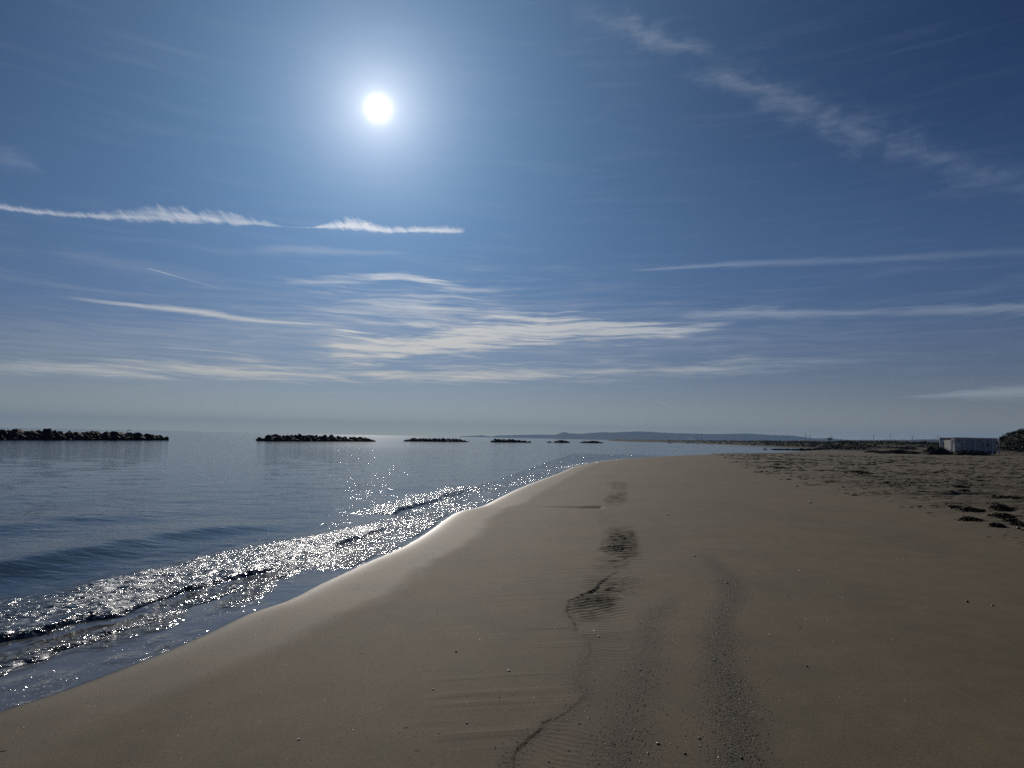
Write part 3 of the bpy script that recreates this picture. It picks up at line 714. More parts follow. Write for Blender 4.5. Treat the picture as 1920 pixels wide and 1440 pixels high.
# ----------------------------------------------------------------- smoke on the far shore
sm = bpy.data.materials.new('smoke'); sm.use_nodes = True
S_ = NT(sm.node_tree); S_.n.clear(); so = S_.new('ShaderNodeOutputMaterial'); sp = S_.new('ShaderNodeVolumePrincipled')
sp.inputs['Color'].default_value = (.95, .97, 1, 1); sp.inputs['Density'].default_value = .10
S_.l.new(sp.outputs[0], so.inputs['Volume'])
bm = bmesh.new()
for cx, cy, cz, rx in ((0, 0, 1.5, 2.2), (-2.2, .3, 3.6, 2.9), (-6.5, 0, 5.4, 3.2), (2.2, 0, 2.6, 2.0)):
    bmesh.ops.create_icosphere(bm, subdivisions=2, radius=1, matrix=Matrix.Translation((cx, cy, cz)) @ Matrix.Diagonal((rx, rx * .8, rx * .75, 1)))
me = bpy.data.meshes.new('smoke'); bm.to_mesh(me); bm.free()
x, y, z = at_range(1299, 826.5, 1500)
link('smoke', me, sm, None, 'pale puff of smoke rising behind the dark far shore under the hills', 'smoke', None, 'stuff', (x, y, 3.2))

# ----------------------------------------------------------------- wind turbines
m_turb = speckled('turbine_paint', (.16, .17, .18), (.22, .23, .24), .2, .5, .4)
tower_me = cyl('tower', 3.2, 2.0, 1.0, 10); tower_me.materials.append(m_turb)
nac_me = boxm('nacelle', 4, 9, 4, .6, -2); nac_me.materials.append(m_turb)
bl = bpy.data.meshes.new('blade')
bl.from_pydata([(-.6, 0, 0), (.6, 0, 0), (1.9, .2, 7), (-.7, .1, 8), (.5, .2, 33), (-.2, .1, 33), (-.6, .5, 0), (.6, .5, 0), (.5, .5, 33), (-.2, .4, 33)], [],
               [(0, 1, 2, 3), (3, 2, 4, 5), (6, 9, 8, 7), (0, 3, 5, 9, 6), (1, 7, 8, 4, 2), (5, 4, 8, 9), (0, 6, 7, 1)]); bl.update(); bl.materials.append(m_turb)
hub_me = cyl('hub', 1.6, .6, 3, 8); hub_me.materials.append(m_turb)
TB = [(1307.5, 815.5, .2, 'slim grey wind turbine before the hills, just right of the smoke'), (1315.3, 815.8, .9, 'slim grey wind turbine before the hills, second to the right of the smoke'),
      (1474.5, 819, .5, 'faint wind turbine before the low right end of the hills'), (1510, 815.6, .1, 'tall wind turbine where the hills slope down, left one of the close pair'),
      (1518.6, 817.4, .7, 'wind turbine where the hills slope down, right one of the close pair'), (1559.4, 818, .4, 'single wind turbine right of the last foot of the hills, above a round dune tree'),
      (1638, 817.2, 1.0, 'wind turbine over the dunes, left one of the two in the middle of the plain'), (1669, 816.6, .25, 'wind turbine over the dunes, right one of the two in the middle of the plain'),
      (1711, 818, .6, 'small wind turbine on the plain halfway between the middle pair and the white pavilion'), (1758, 817.2, .0, 'wind turbine on the plain just left of the white pavilion roof'),
      (1753, 822.0, .5, 'very small far wind turbine close beside the one left of the pavilion')]
for px, py, ph, lab in TB:
    dist = 8200 if py < 821 else 12000
    X, Y, Z = at_range(px, py, dist)
    r = link('wind_turbine', None, None, None, lab, 'wind turbine', 'wind turbines on the plain', None, (float(X), float(Y), 0))
    t = link('tower', tower_me, None, r); t.scale = (1, 1, float(Z))
    nc = link('nacelle', nac_me, None, r, loc=(0, 0, float(Z) + 1.5))
    h = link('hub', hub_me, None, r, loc=(0, -4.5, float(Z) + 1.5)); h.rotation_euler = (rad(90), 0, 0)
    for k in range(3):
        q = link('blade', bl, None, r, loc=(0, -5.6, float(Z) + 1.5)); q.rotation_euler = (0, ph + k * 2.0944, 0)

# ----------------------------------------------------------------- white beach pavilion
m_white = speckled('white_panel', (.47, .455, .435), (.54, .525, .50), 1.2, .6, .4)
m_post = speckled('white_post', (.72, .72, .72), (.78, .78, .77), 3, .45, .5)
m_blue = speckled('blue_band', (.035, .06, .17), (.05, .08, .22), 2, .6, .4)
m_dark = speckled('dark_print', (.03, .035, .06), (.05, .055, .08), 2, .6, .4)
PD = 146.0
def hx(px): return (px - 960) / FPX * PD
GZ = .98
x0, x1 = hx(1788), hx(1867.5)
root = link('beach_pavilion', None, None, None, 'long white beach pavilion with braced posts behind the heap of dark driftwood', 'pavilion', None, None, ((x0 + x1) / 2, PD, GZ))
cx = (x0 + x1) / 2
edges = [hx(v) for v in (1788, 1805.6, 1825.3, 1844.5, 1858.6, 1867.5)]
TOP = 3.12
for i in range(5):
    a, c = edges[i], edges[i + 1]
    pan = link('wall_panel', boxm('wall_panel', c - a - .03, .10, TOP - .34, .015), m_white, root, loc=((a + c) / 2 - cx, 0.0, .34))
    link('skirting', boxm('skirting', c - a - .03, .08, .33, .01), m_blue if i >= 2 else m_white, root, loc=((a + c) / 2 - cx, .0, .005))
    if i >= 2:
        link('stripe', boxm('stripe', c - a - .06, .012, .16), m_blue, pan, loc=(0, -.056, .06))
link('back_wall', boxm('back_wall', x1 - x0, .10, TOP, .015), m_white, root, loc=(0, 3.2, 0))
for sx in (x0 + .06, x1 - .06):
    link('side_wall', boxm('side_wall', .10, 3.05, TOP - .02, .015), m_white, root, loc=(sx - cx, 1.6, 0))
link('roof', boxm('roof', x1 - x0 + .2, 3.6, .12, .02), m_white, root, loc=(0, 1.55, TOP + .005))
link('fascia', boxm('fascia', x1 - x0 + .24, .08, .22, .015), m_post, root, loc=(0, -.32, TOP - .12))
for k, px in enumerate((1788.3, 1805.6, 1825.3, 1844.5, 1858.6, 1872.7)):
    X = hx(px) - cx
    ps = link('post', boxm('post', .18, .16, TOP - .06, .015), m_post, root, loc=(X, -.36 if k < 5 else -.1, 0))
    if k:
        br = link('brace', boxm('brace', .16, .12, .95, .01), m_post, ps, loc=(-.03, -.14, TOP - .12)); br.rotation_euler = (0, rad(180 + 55), 0)
link('side_beam', boxm('side_beam', hx(1872.7) - x1 + .2, .10, .16, .01), m_post, root, loc=((hx(1872.7) + x1) / 2 - cx, -.1, TOP - .22))
# dark marks on the panels
def disc(name, r, n=14):
    a = np.arange(n) * 2 * math.pi / n
    return cyl(name, r, r, .012, n)
e = link('emblem', disc('emblem', .30), m_dark, root, loc=(hx(1851.6) - cx, -.052, 1.75)); e.rotation_euler = (rad(90), 0, 0)
e = link('emblem', disc('emblem', .16), m_dark, root, loc=(hx(1842.4) - cx, -.052, 1.78)); e.rotation_euler = (rad(90), 0, 0)
link('printed_mark', boxm('printed_mark', .55, .012, .22), m_dark, root, loc=(hx(1809.3) - cx, -.058, 1.78))
link('window_shutter', boxm('window_shutter', 1.1, .03, .5, .01), m_post, root, loc=(hx(1796) - cx, -.07, 1.35))
# leaning side flap and gate
fl = link('side_flap', boxm('side_flap', .3, .06, 2.4, .02), m_post, root, loc=(hx(1783.2) - cx, -.2, .25)); fl.rotation_euler = (0, rad(3), rad(-35))
gw = hx(1787) - hx(1765)
gate = link('gate_frame', None, None, None, 'white open gate frame standing left of the long white pavilion', 'gate', None, None, (hx(1776), PD + .6, GZ))
link('post', boxm('post', .62, .16, 2.65, .02), m_post, gate, loc=(hx(1768.2) - hx(1776), 0, 0))
link('post', boxm('post', .16, .16, 2.65, .02), m_post, gate, loc=(hx(1785.6) - hx(1776), 0, 0))
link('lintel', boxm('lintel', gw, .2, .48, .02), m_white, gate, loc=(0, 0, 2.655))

# small dark upright box on the dune
X, Y, Z = at_range(1894.5, 823, 172)
bx = link('lookout_box', None, None, None, 'small dark upright box on a stem standing on top of the scrubby dune', 'box', None, None, (float(X), float(Y), float(Z)))
m_teal = speckled('teal_paint', (.02, .045, .055), (.03, .06, .07), 3, .6, .4)
link('cabinet', boxm('cabinet', .42, .35, .85, .02), m_teal, bx, loc=(0, 0, .3))
link('leg', cyl('leg', .06, .06, 1.3, 8), m_pole, bx, loc=(0, 0, -1.0))
link('roof', boxm('roof', .5, .42, .06, .01), m_dark, bx, loc=(0, 0, 1.152))

# ----------------------------------------------------------------- scrub
m_leaf = bpy.data.materials.new('scrub_leaf'); m_leaf.use_nodes = True
T = NT(m_leaf.node_tree); b = T.n['Principled BSDF']
oi = T.new('ShaderNodeNewGeometry')
T.l.new(T.mix(T.noise(oi.outputs['Position'], .9, 3, .6), (.024, .032, .014, 1), (.062, .068, .032, 1)), b.inputs['Base Color'])
b.inputs['Roughness'].default_value = .7; b.inputs['Specular IOR Level'].default_value = .25
def clump_geo(rng, n, rx, ry, rz_, leaf):
    p = rng.normal(size=(n, 3)); p /= np.linalg.norm(p, axis=1, keepdims=True)
    p *= rng.uniform(.45, 1.0, (n, 1)) ** .5
    p[:, 2] = np.abs(p[:, 2])
    bump = 1 + .35 * vnoise(p[:, 0] * 2.3 + n, p[:, 1] * 2.3 + p[:, 2] * 2, 3)[:, None]
    c = p * bump * np.array([rx, ry, rz_])
    a = rng.normal(size=(n, 3)); a /= np.linalg.norm(a, axis=1, keepdims=True)
    q = np.cross(a, rng.normal(size=(n, 3))); q /= np.linalg.norm(q, axis=1, keepdims=True)
    sz = leaf * rng.uniform(.6, 1.4, (n, 1))
    v = np.stack([c - a * sz, c + q * sz * .55, c + a * sz, c - q * sz * .55], 1).reshape(-1, 3)
    return v
def quads(nv): return np.arange(nv).reshape(-1, 4)

def dune_z(x, y):
    d, bz, s, a, c = dune_height(np.atleast_1d(np.float64(x)), np.atleast_1d(np.float64(y)))
    return float(bz[0] + max(d[0], 0))
shrub_meshes = []
for i in range(5):
    v = clump_geo(np.random.default_rng(200 + i), 900, 1, 1, .95, .085)
    mm = mesh_from('foliage', v, quads(len(v)), smooth_=False); mm.materials.append(m_leaf); shrub_meshes.append(mm)
stem_me = cyl('stem', .05, .03, .5, 6); stem_me.materials.append(m_pole)
def shrub(x, y, w_, h_, label, k, group='shrubs on the right dune'):
    r = link('shrub', None, None, None, label, 'shrub', group, None, (x, y, dune_z(x, y) - .1))
    f = link('foliage', shrub_meshes[k % 5], None, r); f.scale = (w_, w_, h_); f.rotation_euler.z = k * 1.7
    link('stem', stem_me, None, r)
def at_px(px, d): return (px - 960) / FPX * d
for px, d, w_, h_, k, lab in ((1874, 168, 1.5, 1.2, 0, 'round dark shrub on the dune directly behind the right end of the white pavilion'), (1884, 171, 1.3, 1.0, 1, 'dark shrub on the dune crest just left of the small dark box'),
                              (1903, 172, 1.2, 1.1, 2, 'dark shrub on the dune crest just right of the small dark box'), (1913, 174, 1.9, 1.7, 3, 'large dark shrub on the highest part of the dune at the right edge'),
                              (1921, 170, 1.8, 1.5, 4, 'dark shrub half cut off by the right edge of the picture'), (1877, 156, 1.0, .8, 5, 'low greyish shrub on the dune foot beside the free post of the pavilion'),
                              (1893, 158, 1.2, .8, 6, 'low shrub halfway up the dune, below the small dark box'), (1909, 155, 1.1, .7, 7, 'low shrub near the foot of the dune towards the right edge')):
    shrub(at_px(px, d), d, w_, h_, lab, k)
# loose scrub over the dunes: past counting
rng = np.random.default_rng(5)
pts = []
cand_a = np.radians(rng.uniform(6, 44, 90000)); cand_r = np.exp(rng.uniform(math.log(146), math.log(1100), 90000))
X, Y = cand_r * np.sin(cand_a), cand_r * np.cos(cand_a)
d_, bz_, s__, a_, c_ = dune_height(X, Y)
slp = fbm((X + Y * .3) / 9, Y / 16, 131, 4)
keep = ((d_ + 2.2 * slp > 1.5) & (d_ > .4)) | (c_ > 1.0) | ((X / Y < .5) & (d_ > .25))
pz = (bz_ + d_)
# only crests and slopes that can be seen from the beach side
keep &= rng.uniform(0, 1, len(X)) < np.where(c_ > .5, .9, .75)
idx = np.nonzero(keep)[0][:14000]
vs = []
for n_, i in enumerate(idx):
    sc = rng.uniform(.5, 1.25) * (1.0 if cand_r[i] < 330 else 1.25)
    v = clump_geo(rng, 34, sc * 1.1, sc * 1.1, sc * .68, sc * .19)
    vs.append(v + np.array([X[i], Y[i], pz[i] - .1]))
vs = np.vstack(vs)
mm = mesh_from('dune_scrub', vs, quads(len(vs)), smooth_=False)
link('dune_scrub', mm, m_leaf, None, 'dark low scrub covering the dunes behind the beach', 'scrub', None, 'stuff')
# the umbrella shaped tree on the far dune
d = 345; X = at_px(1556.5, d); zt = dune_z(X, d)
r = link('pine_tree', None, None, None, 'small round topped tree alone on the far dune beneath the single wind turbine', 'tree', None, None, (X, d, zt - .1))
link('trunk', cyl('trunk', .16, .10, 2.0, 7), m_pole, r)
f = link('crown', shrub_meshes[2], None, r, loc=(0, 0, 1.7)); f.scale = (1.15, 1.15, 1.0)

# ----------------------------------------------------------------- driftwood heaps and beach litter
m_wrack = speckled('dry_seaweed', (.018, .015, .012), (.045, .037, .028), 14, .9, .15)
m_drift = speckled('driftwood', (.05, .042, .034), (.10, .085, .068), 9, .85, .2)
def sliver_geo(rng, c, L, w_, yaw, pitch):
    """bent four sided sticks: one row of values per stick"""
    n = len(L)
    d = np.stack([np.cos(yaw) * np.cos(pitch), np.sin(yaw) * np.cos(pitch), np.sin(pitch)], 1)
    s = np.stack([-np.sin(yaw), np.cos(yaw), yaw * 0], 1); u = np.cross(d, s)
    mid = c + s * (L * rng.uniform(-.12, .12, n))[:, None]
    st = []
    for cc, k in ((c - d * L[:, None] / 2, .6), (mid, 1.0), (c + d * L[:, None] / 2, .35)):
        for a_, b_2 in ((1, 0), (0, 1), (-1, 0), (0, -1)):
            st.append(cc + (s * a_ + u * b_2) * (w_ * k)[:, None])
    v = np.stack(st, 1)
    f = []
    for k in (0, 4):
        for j in range(4): f.append((k + j, k + (j + 1) % 4, k + 4 + (j + 1) % 4, k + 4 + j))
    f += [(3, 2, 1, 0), (8, 9, 10, 11)]
    f = np.array(f)
    fa = (np.arange(n)[:, None, None] * 12 + f[None]).reshape(-1, 4)
    return v.reshape(-1, 3), fa
stick_me = []
for i in range(6):
    rg = np.random.default_rng(300 + i)
    v1, f1 = sliver_geo(rg, np.zeros((1, 3)), np.array([1.0]), np.array([.035]), np.array([0.0]), np.array([0.0]))
    mm = mesh_from('branch', v1, f1, smooth_=False); mm.materials.append(m_drift); stick_me.append(mm)
def heap(px0, px1, d, hgt, depth, label, seed, nb=10):
    rg = np.random.default_rng(seed)
    xa, xb = at_px(px0, d), at_px(px1, d); cxx = (xa + xb) / 2; half = (xb - xa) / 2
    gz, _ = base_sand(np.array([cxx]), np.array([d])); gz = float(gz[0])
    root = link('driftwood_heap', None, None, None, label, 'driftwood heap', 'heaps of dark driftwood and weed', None, (cxx, d, gz))
    nu, nv = 46, 16
    u, v = np.meshgrid(np.linspace(-1, 1, nu), np.linspace(-1, 1, nv))
    prof = np.clip(1 - np.abs(u) ** 2.4, 0, 1) * np.clip(1 - v * v, 0, 1) ** .8
    X = u * half; Yv = v * depth
    z = prof * hgt * (.75 + 1.1 * fbm(X / 1.6 + seed, Yv / 1.2, seed, 4)) + .12 * np.abs(fbm(X / .35, Yv / .35, seed + 3, 3)) * (prof > .02) - .06
    mm = mesh_from('heap', np.stack([X.ravel(), Yv.ravel(), z.ravel()], 1), grid_faces(nv, nu), smooth_=False)
    link('heap', mm, m_wrack, root)
    n = int(110 * half)
    ru, rv = rg.uniform(-.95, .95, n), rg.uniform(-1, .9, n)
    zz = np.clip(1 - np.abs(ru) ** 2.4, 0, 1) * np.clip(1 - rv * rv, 0, 1) ** .8 * hgt
    c = np.stack([ru * half, rv * depth, zz * rg.uniform(.7, 1.15, n)], 1)
    v1, f1 = sliver_geo(rg, c, rg.uniform(.25, 1.0, n), rg.uniform(.012, .045, n), rg.uniform(0, 6.3, n), rg.normal(0, .45, n))
    tw = link('twig_tangle', mesh_from('twig_tangle', v1, f1, smooth_=False), m_wrack, root); tw['kind'] = 'stuff'
    for k in range(nb):
        uu = rg.uniform(-.85, .85); o = link('branch', stick_me[k % 6], None, root, loc=(uu * half, rg.uniform(-.7, .2) * depth, hgt * (1 - abs(uu) ** 2.4) * rg.uniform(.5, .95)))
        L = rg.uniform(.8, 1.9); o.scale = (L, 1.3 * L, 1.3 * L); o.rotation_euler = (0, rg.normal(0, .5), rg.uniform(0, 6.3))
heap(1642, 1734, 150, .70, 1.6, 'long low dark driftwood heap left of the white gate frame', 41)
heap(1728, 1786, 141, 1.55, 2.2, 'highest dark driftwood heap, piled up before the white gate frame', 42, 14)
heap(1780, 1856, 138, .95, 1.7, 'wide dark driftwood heap along the front of the white pavilion', 43, 12)
heap(1618, 1660, 168, .35, 1.0, 'thin dark driftwood line reaching towards the stone groyne', 44, 5)

# patches of seaweed thrown up on the right
def weed_patch(px, py, wpx, label, seed, dens=1.0):
    rg = np.random.default_rng(seed)
    x, y, z = ground_hit(px, py); x, y = float(x[0]), float(y[0])
    half = wpx / FPX * y / 2
    n = int(np.clip(420 * half * dens + 60, 60, 900))
    ux = rg.normal(0, .42, n) * half; uy = rg.normal(0, .34, n) * max(half * 1.1, .3) + ux * .25
    gz = full_sand(x + ux, y + uy)
    hgt = .07 * np.exp(-(ux / half / .6) ** 2) * rg.uniform(.1, 1, n)
    c = np.stack([ux, uy, gz + hgt - z[0] + .01], 1)
    v1, f1 = sliver_geo(rg, c, rg.uniform(.03, .13, n), rg.uniform(.006, .020, n), rg.normal(.2, .9, n), rg.normal(0, .3, n))
    root = link('seaweed_patch', None, None, None, label, 'seaweed', 'patches of dark weed on the right of the beach', None, (x, y, float(z[0])))
    link('weed_strands', mesh_from('weed_strands', v1, f1, smooth_=False), m_wrack, root, kind='stuff')
WP = [(1881, 934, 46, 'broad dark weed patch at the right, farthest of the large ones'), (1912, 936, 22, 'dark weed strip touching the right edge beside the broad farthest patch'),
      (1824, 958, 62, 'longest dark weed patch, left one of the two lying level in the middle'), (1878, 956, 46, 'dark weed patch right of the longest one, at the same height'),
      (1881, 969, 50, 'dark weed patch below the level pair, slanting up to the right'), (1899, 977, 22, 'small dark weed patch just below the slanting one'),
      (1820, 975, 48, 'dark weed patch below the longest one, with a thin tail to the left'), (1871, 986, 26, 'thin weed strip nearest the camera among the dark patches'),
      (1910, 984, 24, 'short weed strip by the right edge, above the lone dark lump'), (1791, 954, 14, 'small weed tuft at the left end of the longest patch'),
      (1808, 923, 22, 'thin weed streak above the longest patch, right of the diagonal line'), (1803, 914, 34, 'diagonal line of dark weed running down to the farthest broad patch'),
      (1655, 867, 40, 'flat dark weed patch far off below the thin driftwood line'), (1612, 886, 46, 'faint dark weed streak in the middle of the rough sand'), (1470, 879, 24, 'dark weed streak near the left tip of the rough sand')]
for i, (px, py, w_, lab) in enumerate(WP): weed_patch(px, py, w_, lab, 500 + i)

def stick(px, py, wpx, label, yaw=.1, up=False, thick=1.0, k=0):
    x, y, z = ground_hit(px, py); x, y = float(x[0]), float(y[0]); L = wpx / FPX * y
    z = float(full_sand(np.array([x]), np.array([y]))[0])
    o = link('driftwood_stick', stick_me[k % 6], None, None, label, 'driftwood', 'driftwood sticks on the beach', None, (x, y, z + .02))
    o.scale = (L, thick * L * .7 + .2, thick * L * .6 + .2); o.rotation_euler = (0, -1.0 if up else .02, yaw)
    return o
stick(1693, 875, 30, 'long dark driftwood stick lying flat far off, left of the forked one', .05, k=1)
f_ = stick(1815, 888, 22, 'dark driftwood log with one branch pointing up', .08, k=2, thick=1.3)
bq = link('branch', stick_me[3], None, f_, loc=(.42, 0, .10)); bq.scale = (.55, .9, .9); bq.rotation_euler = (0, -1.2, 0)
stick(1736, 924, 38, 'long dark stick in the middle of the rough sand', .05, k=3)
stick(1781, 937, 15, 'short dark stick above the longest weed patch', .05, k=4)
stick(1774, 945, 10, 'very short stick left of the longest weed patch', .3, k=5)
stick(1646, 881, 7, 'small stick poking up out of the far rough sand', .9, True, k=0)
stick(1500, 862, 6, 'dark stump standing at the far left of the rough sand', .5, True, 1.6, k=1)
stick(1744, 963, 14, 'dark stick below the smooth edge of the rough sand, with a lump at its end', .05, k=2)

# loose litter, past counting
rng = np.random.default_rng(77)
n = 26000
a_ = np.radians(rng.uniform(14, 38.5, n)); r_ = np.exp(rng.uniform(math.log(15), math.log(130), n))
X, Y = r_ * np.sin(a_), r_ * np.cos(a_)
tr, _ = signed(X, Y, ROUGH)
ang = .42
u = X * math.cos(ang) + Y * math.sin(ang); v = -X * math.sin(ang) + Y * math.cos(ang)
lane = fbm(u / 7, v / .55, 90, 4, .6) + .6 * fbm(u / 2.5, v / .5, 201, 3)
keep = (-tr > -.9 + rng.exponential(.5, n)) & (lane + rng.normal(0, .12, n) > .30) & (tr < 3)
X, Y = X[keep][:7000], Y[keep][:7000]; n = len(X)
Z = full_sand(X, Y)
sz = np.hypot(X, Y) / 30
L = rng.uniform(.06, .34, n) * np.clip(sz, .6, 2.4); wd = rng.uniform(.004, .012, n) * np.clip(sz, .7, 2.2)
v1, f1 = sliver_geo(rng, np.stack([X, Y, Z + wd * .5], 1), L, wd, ang * .5 + rng.normal(0, .4, n), rng.normal(0, .08, n))
link('beach_litter', mesh_from('beach_litter', v1, f1, smooth_=False), m_wrack, None, 'scattered dark weed and twig litter on the rough sand at the right', 'litter', None, 'stuff')

# ----------------------------------------------------------------- pebbles, shells, grit
m_shell = speckled('pale_shell', (.40, .37, .32), (.58, .54, .47), 60, .42, .5)
m_peb = speckled('dark_pebble', (.022, .020, .019), (.05, .045, .04), 50, .45, .5)
m_peb2 = speckled('grey_pebble', (.14, .13, .12), (.24, .22, .19), 60, .4, .5)
peb_me = {}
for nm, mt_ in (('shell', m_shell), ('dark', m_peb), ('grey', m_peb2)):
    peb_me[nm] = []
    for i in range(4):
        mm = hull_rock(700 + i, 22); mm.name = 'pebble'
        for p_ in mm.polygons: p_.use_smooth = True
        mm.materials.append(mt_); peb_me[nm].append(mm)
def shell_mesh(seed):
    rg = np.random.default_rng(seed); n, m_ = 14, 5; v = [(0, 0, 0)]; f = []
    for j in range(1, m_ + 1):
        for i in range(n):
            t = (i / (n - 1) - .5) * 2.5; rr_ = j / m_ * (1 + .04 * (-1) ** i)
            v.append((rr_ * math.sin(t), rr_ * math.cos(t) - .4, .42 * math.sin(min(j / m_, 1) * 2.7) * math.cos(t * .6)))
    for i in range(n - 1): f.append((0, 1 + i, 2 + i, 2 + i))
    me = bpy.data.meshes.new('shell'); me.from_pydata(v, [], [(0, 1 + i, 2 + i) for i in range(n - 1)] + [(1 + j * n + i, 1 + (j + 1) * n + i, 2 + (j + 1) * n + i, 2 + j * n + i) for j in range(m_ - 1) for i in range(n - 1)])
    me.update(); me.materials.append(m_shell); return me
shell_me = [shell_mesh(1), shell_mesh(2)]
def small(kind, px, py, wpx, label, k=0):
    x, y, z = ground_hit(px, py); x, y = float(x[0]), float(y[0]); rdis = math.hypot(x, y)
    z = float(full_sand(np.array([x]), np.array([y]))[0]); w_ = wpx * .8 / FPX * rdis / 2
    if kind == 'twig':
        o = link('twig', stick_me[k % 6], None, None, label, 'twig', None, None, (x, y, z + w_ * .08)); o.scale = (w_ * 2, w_ * 2.4, w_ * 2.4); o.rotation_euler.z = .3; return
    if kind == 'clam':
        o = link('shell', shell_me[k % 2], None, None, label, 'shell', None, None, (x, y, z)); o.scale = (w_, w_, w_); o.rotation_euler = (.2, .15, k * 2.1); return
    o = link('pebble', peb_me[kind][k % 4], None, None, label, 'pebble', None, None, (x, y, z + w_ * .3)); o.scale = (w_, w_ * .85, w_ * .75); o.rotation_euler.z = k * 1.3
SM = [('clam', 560, 1391, 11, 'pale half shell alone on the smooth sand, lower left of the twigs'), ('shell', 855, 1223, 8, 'pale pebble with a long shadow, highest of those left of the sand step'),
      ('shell', 954, 1261, 8, 'pale pebble with a short shadow between two thin sand ridges'), ('shell', 812, 1297, 6, 'small white pebble left of the stacked pair'),
      ('shell', 935, 1297, 5, 'white pebble, upper one of a vertical pair'), ('grey', 936, 1311, 5, 'greyish pebble, lower one of a vertical pair'),
      ('twig', 761, 1369, 12, 'short dark twig lying left of the sand step'), ('twig', 782, 1412, 11, 'dark broken twig near the bottom, below the other short twig'),
      ('grey', 875, 1361, 7, 'grey pebble with a faint trail, left of the lower sand step'), ('grey', 823, 1380, 5, 'tiny grey pebble just right of the short twig'),
      ('twig', 6, 1409, 14, 'dark curved twig at the lower left corner'), ('grey', 1312, 1386, 9, 'dark grey stone at the left side of the pebble band'),
      ('grey', 1234, 1397, 10, 'flat dark stone lying alone between the two pebble bands'), ('shell', 1340, 1238, 7, 'white pebble at the left side of the dark pebble band'),
      ('clam', 1347, 1421, 7, 'pale shell bit at the bottom of the pebble band'), ('shell', 1313, 1400, 5, 'white pebble just below the dark grey stone'),
      ('grey', 1312, 1407, 4, 'grey pebble under the white one below the dark stone'), ('dark', 1391, 1422, 8, 'black pebble at the bottom right of the pebble band'),
      ('shell', 1171, 1257, 6, 'white pebble, left one of a level pair beside the paler grit band'), ('shell', 1201, 1257, 6, 'white pebble, right one of a level pair beside the paler grit band'),
      ('clam', 1122, 1192, 8, 'pale shell at the head of a short sand scarp'), ('clam', 1104, 1349, 8, 'pale shell with a dark edge right of the lower sand step'),
      ('shell', 1086, 1359, 6, 'white pebble just left of the dark edged shell'), ('dark', 1284, 1415, 9, 'flat black stone below the lone flat stone'),
      ('dark', 1127, 1264, 4, 'tiny black pebble right of the middle sand step'), ('dark', 1813, 1131, 8, 'black flat pebble on the bare sand at the right, left one of two'),
      ('dark', 1862, 1138, 6, 'black pebble on the bare sand at the right, right one of two'), ('dark', 1513, 1249, 6, 'lone black pebble on the smooth sand right of the pebble band'),
      ('shell', 1553, 1165, 4, 'tiny pale pebble on the smooth sand right of the dark band head'), ('dark', 1500, 1176, 4, 'tiny black pebble left of the tiny pale one'),
      ('dark', 1519, 943, 8, 'black lump alone on the far smooth sand'), ('dark', 1494, 912, 7, 'black lump just outside the edge of the rough sand'), ('dark', 1909, 991, 11, 'lone dark lump near the right edge, below the weed strips'),
      ('dark', 1252, 966, 6, 'black pebble in the faint streaks right of the sand runnel'), ('shell', 1362, 1093, 7, 'white shell bit at the head of the dark pebble band'), ('shell', 1348, 1089, 4, 'tiny white bit left of the white shell at the band head'),
      ('dark', 1302, 1043, 6, 'black pebble where the dark band begins'), ('shell', 1008, 1373, 4, 'tiny white pebble on the lower sand step'), ('shell', 1190, 1372, 6, 'bright white pebble within the paler grit band')]
for i, (k_, px, py, w_, lab) in enumerate(SM): small(k_, px, py, w_, lab, i)

def octa_geo(rng, c, sz, flat):
    base = np.array([(1, 0, 0), (0, 1, 0), (-1, 0, 0), (0, -1, 0), (0, 0, 1), (0, 0, -1)], float)
    n = len(sz); v = base[None] * rng.uniform(.7, 1.25, (n, 6, 1))
    yaw = rng.uniform(0, 6.3, n); ca, sa = np.cos(yaw)[:, None], np.sin(yaw)[:, None]
    x = v[..., 0] * ca - v[..., 1] * sa; y = v[..., 0] * sa + v[..., 1] * ca; z = v[..., 2] * flat
    tl = rng.normal(0, .35, (n, 1)); z = z + x * tl
    v = np.stack([x, y, z], -1) * sz[:, None, None] + c[:, None, :]
    f = np.array([(0, 1, 4), (1, 2, 4), (2, 3, 4), (3, 0, 4), (1, 0, 5), (2, 1, 5), (3, 2, 5), (0, 3, 5)])
    return v.reshape(-1, 3), (np.arange(n)[:, None, None] * 6 + f[None]).reshape(-1, 3)
m_grit = speckled('dark_grit', (.030, .027, .025), (.12, .11, .10), 90, .5, .4)
rng = np.random.default_rng(91)
def along(line, n, spread, lo, hi):
    L = np.asarray(line); k = rng.uniform(lo, hi, n) * (len(L) - 1); i = k.astype(int).clip(0, len(L) - 2); t = (k - i)[:, None]
    p = L[i] * (1 - t) + L[i + 1] * t; return p[:, 0] + rng.normal(0, spread, n), p[:, 1] + rng.normal(0, .1, n)
x1_, y1_ = along(GRAVEL1, 9500, .13, .22, 1.0); x2_, y2_ = along(GRAVEL2, 4600, .14, .05, 1.0); x3_, y3_ = along(SCARP, 700, .06, .66, 1.0)
X = np.concatenate([x1_, x2_, x3_]); Y = np.concatenate([y1_, y2_, y3_]); Z = full_sand(X, Y); n = len(X)
sz = rng.uniform(.0012, .0034, n) * rng.choice([1, 1, 1, 1, 1, 1.9], n)
v1, f1 = octa_geo(rng, np.stack([X, Y, Z + sz * .3], 1), sz, .6)
link('dark_grit', mesh_from('dark_grit', v1, f1, smooth_=False), m_grit, None, 'bands of dark coarse grit running up the sand', 'grit', None, 'stuff')
n = 16000  # pale flakes added to stand for sun glints on the sand grains
r_ = 1 / rng.uniform(1 / 40, 1 / 2.6, n); a_ = np.radians(rng.uniform(-40, 30, n))
X, Y = r_ * np.sin(a_), r_ * np.cos(a_)
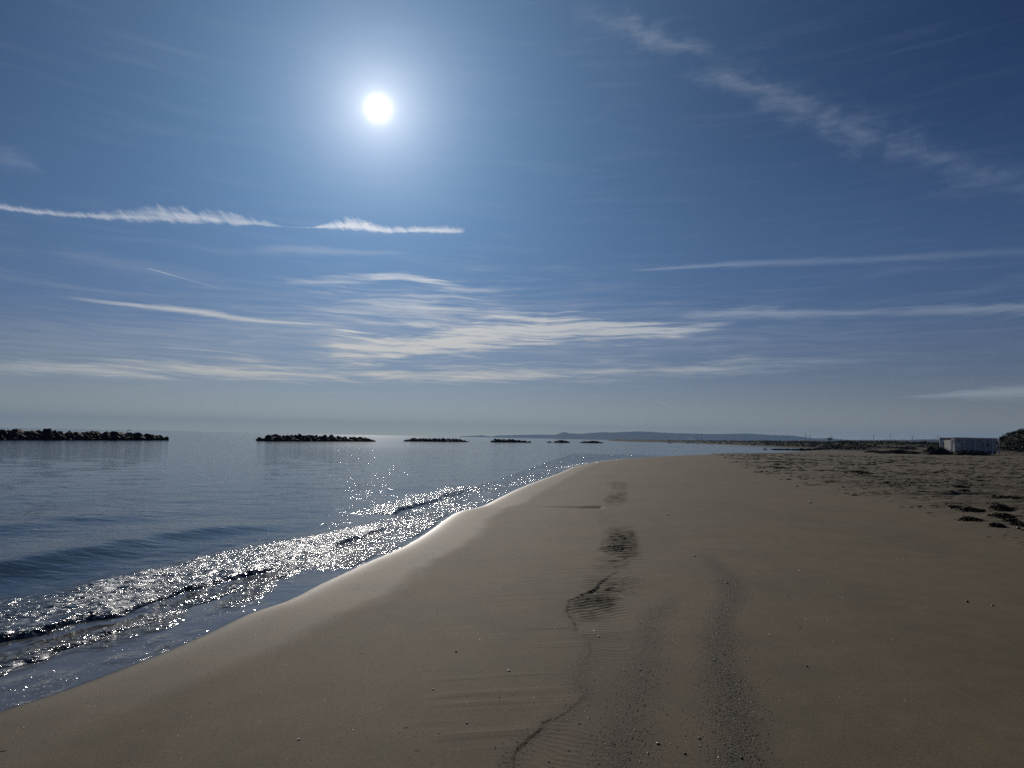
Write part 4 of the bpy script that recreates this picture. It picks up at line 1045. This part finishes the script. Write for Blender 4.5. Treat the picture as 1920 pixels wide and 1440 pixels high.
_, s0 = base_sand(X, Y); k = (s0 > .2) & (rng.uniform(0, 1, n) < np.where(X > .9, .25, 1)); X, Y, r_ = X[k], Y[k], r_[k]; n = len(X); Z = full_sand(X, Y)
sz = rng.uniform(.0009, .0024, n) * np.clip(r_ / 4, .8, 3.2) * rng.choice([1, 1, 1, 1, 1.6], n)
v1, f1 = octa_geo(rng, np.stack([X, Y, Z + sz * .25], 1), sz, .5)
link('glint_grit', mesh_from('glint_grit', v1, f1, smooth_=False), m_shell, None, 'fine pale flakes added for the glints of sand grains on the smooth sand', 'grit', None, 'stuff')

# froth specks on the thin sheet of water
n = 60000
r_ = 1 / rng.uniform(1 / 60, 1 / 4.5, n); a_ = np.radians(rng.uniform(-42, 12, n))
X, Y = r_ * np.sin(a_), r_ * np.cos(a_)
_, s0 = base_sand(X, Y); t1, p1 = signed(X, Y, BORE1)
k = (s0 < -.03) & (s0 > -1.6) & (-t1 < -.05) & (rng.uniform(0, 1, n) < np.exp(-(s0 + .25) ** 2 / .16) * .8 + .1) & (fbm(X / .5, Y / .9, 301, 3) + rng.normal(0, .15, n) > .08)
k &= (p1 < .97)
X, Y, r_ = X[k][:2600], Y[k][:2600], r_[k][:2600]; n = len(X); bz_, _ = base_sand(X, Y)
sz = rng.uniform(.004, .012, n) * np.clip(r_ / 9, .7, 2)
v1, f1 = octa_geo(rng, np.stack([X, Y, np.maximum(bz_ + .004, 0) + sz * .06], 1), sz, .22)
m_foam = speckled('froth', (.80, .82, .82), (.88, .88, .88), 40, .12, .8)
link('froth', mesh_from('froth', v1, f1, smooth_=False), m_foam, None, 'tiny white froth specks drifting on the thin sheet of water at the edge', 'froth', None, 'stuff')

# ----------------------------------------------------------------- air
def box_mesh(name, x0, x1, y0, y1, z0, z1):
    v = [(x, y, z) for x in (x0, x1) for y in (y0, y1) for z in (z0, z1)]
    f = [(0, 1, 3, 2), (4, 6, 7, 5), (0, 4, 5, 1), (2, 3, 7, 6), (0, 2, 6, 4), (1, 5, 7, 3)]
    return mesh_from(name, v, f, smooth_=False)
hm = bpy.data.materials.new('haze'); hm.use_nodes = True
H = NT(hm.node_tree); H.n.clear()
ho = H.new('ShaderNodeOutputMaterial'); pv = H.new('ShaderNodeVolumePrincipled')
pv.inputs['Color'].default_value = (.36, .62, 1.0, 1); pv.inputs['Density'].default_value = 6.2e-5; pv.inputs['Anisotropy'].default_value = 0.0
H.l.new(pv.outputs[0], ho.inputs['Volume'])
link('haze', box_mesh('haze', -18500, 18500, -18500, 18500, -4.4, 330), hm, kind='stuff')
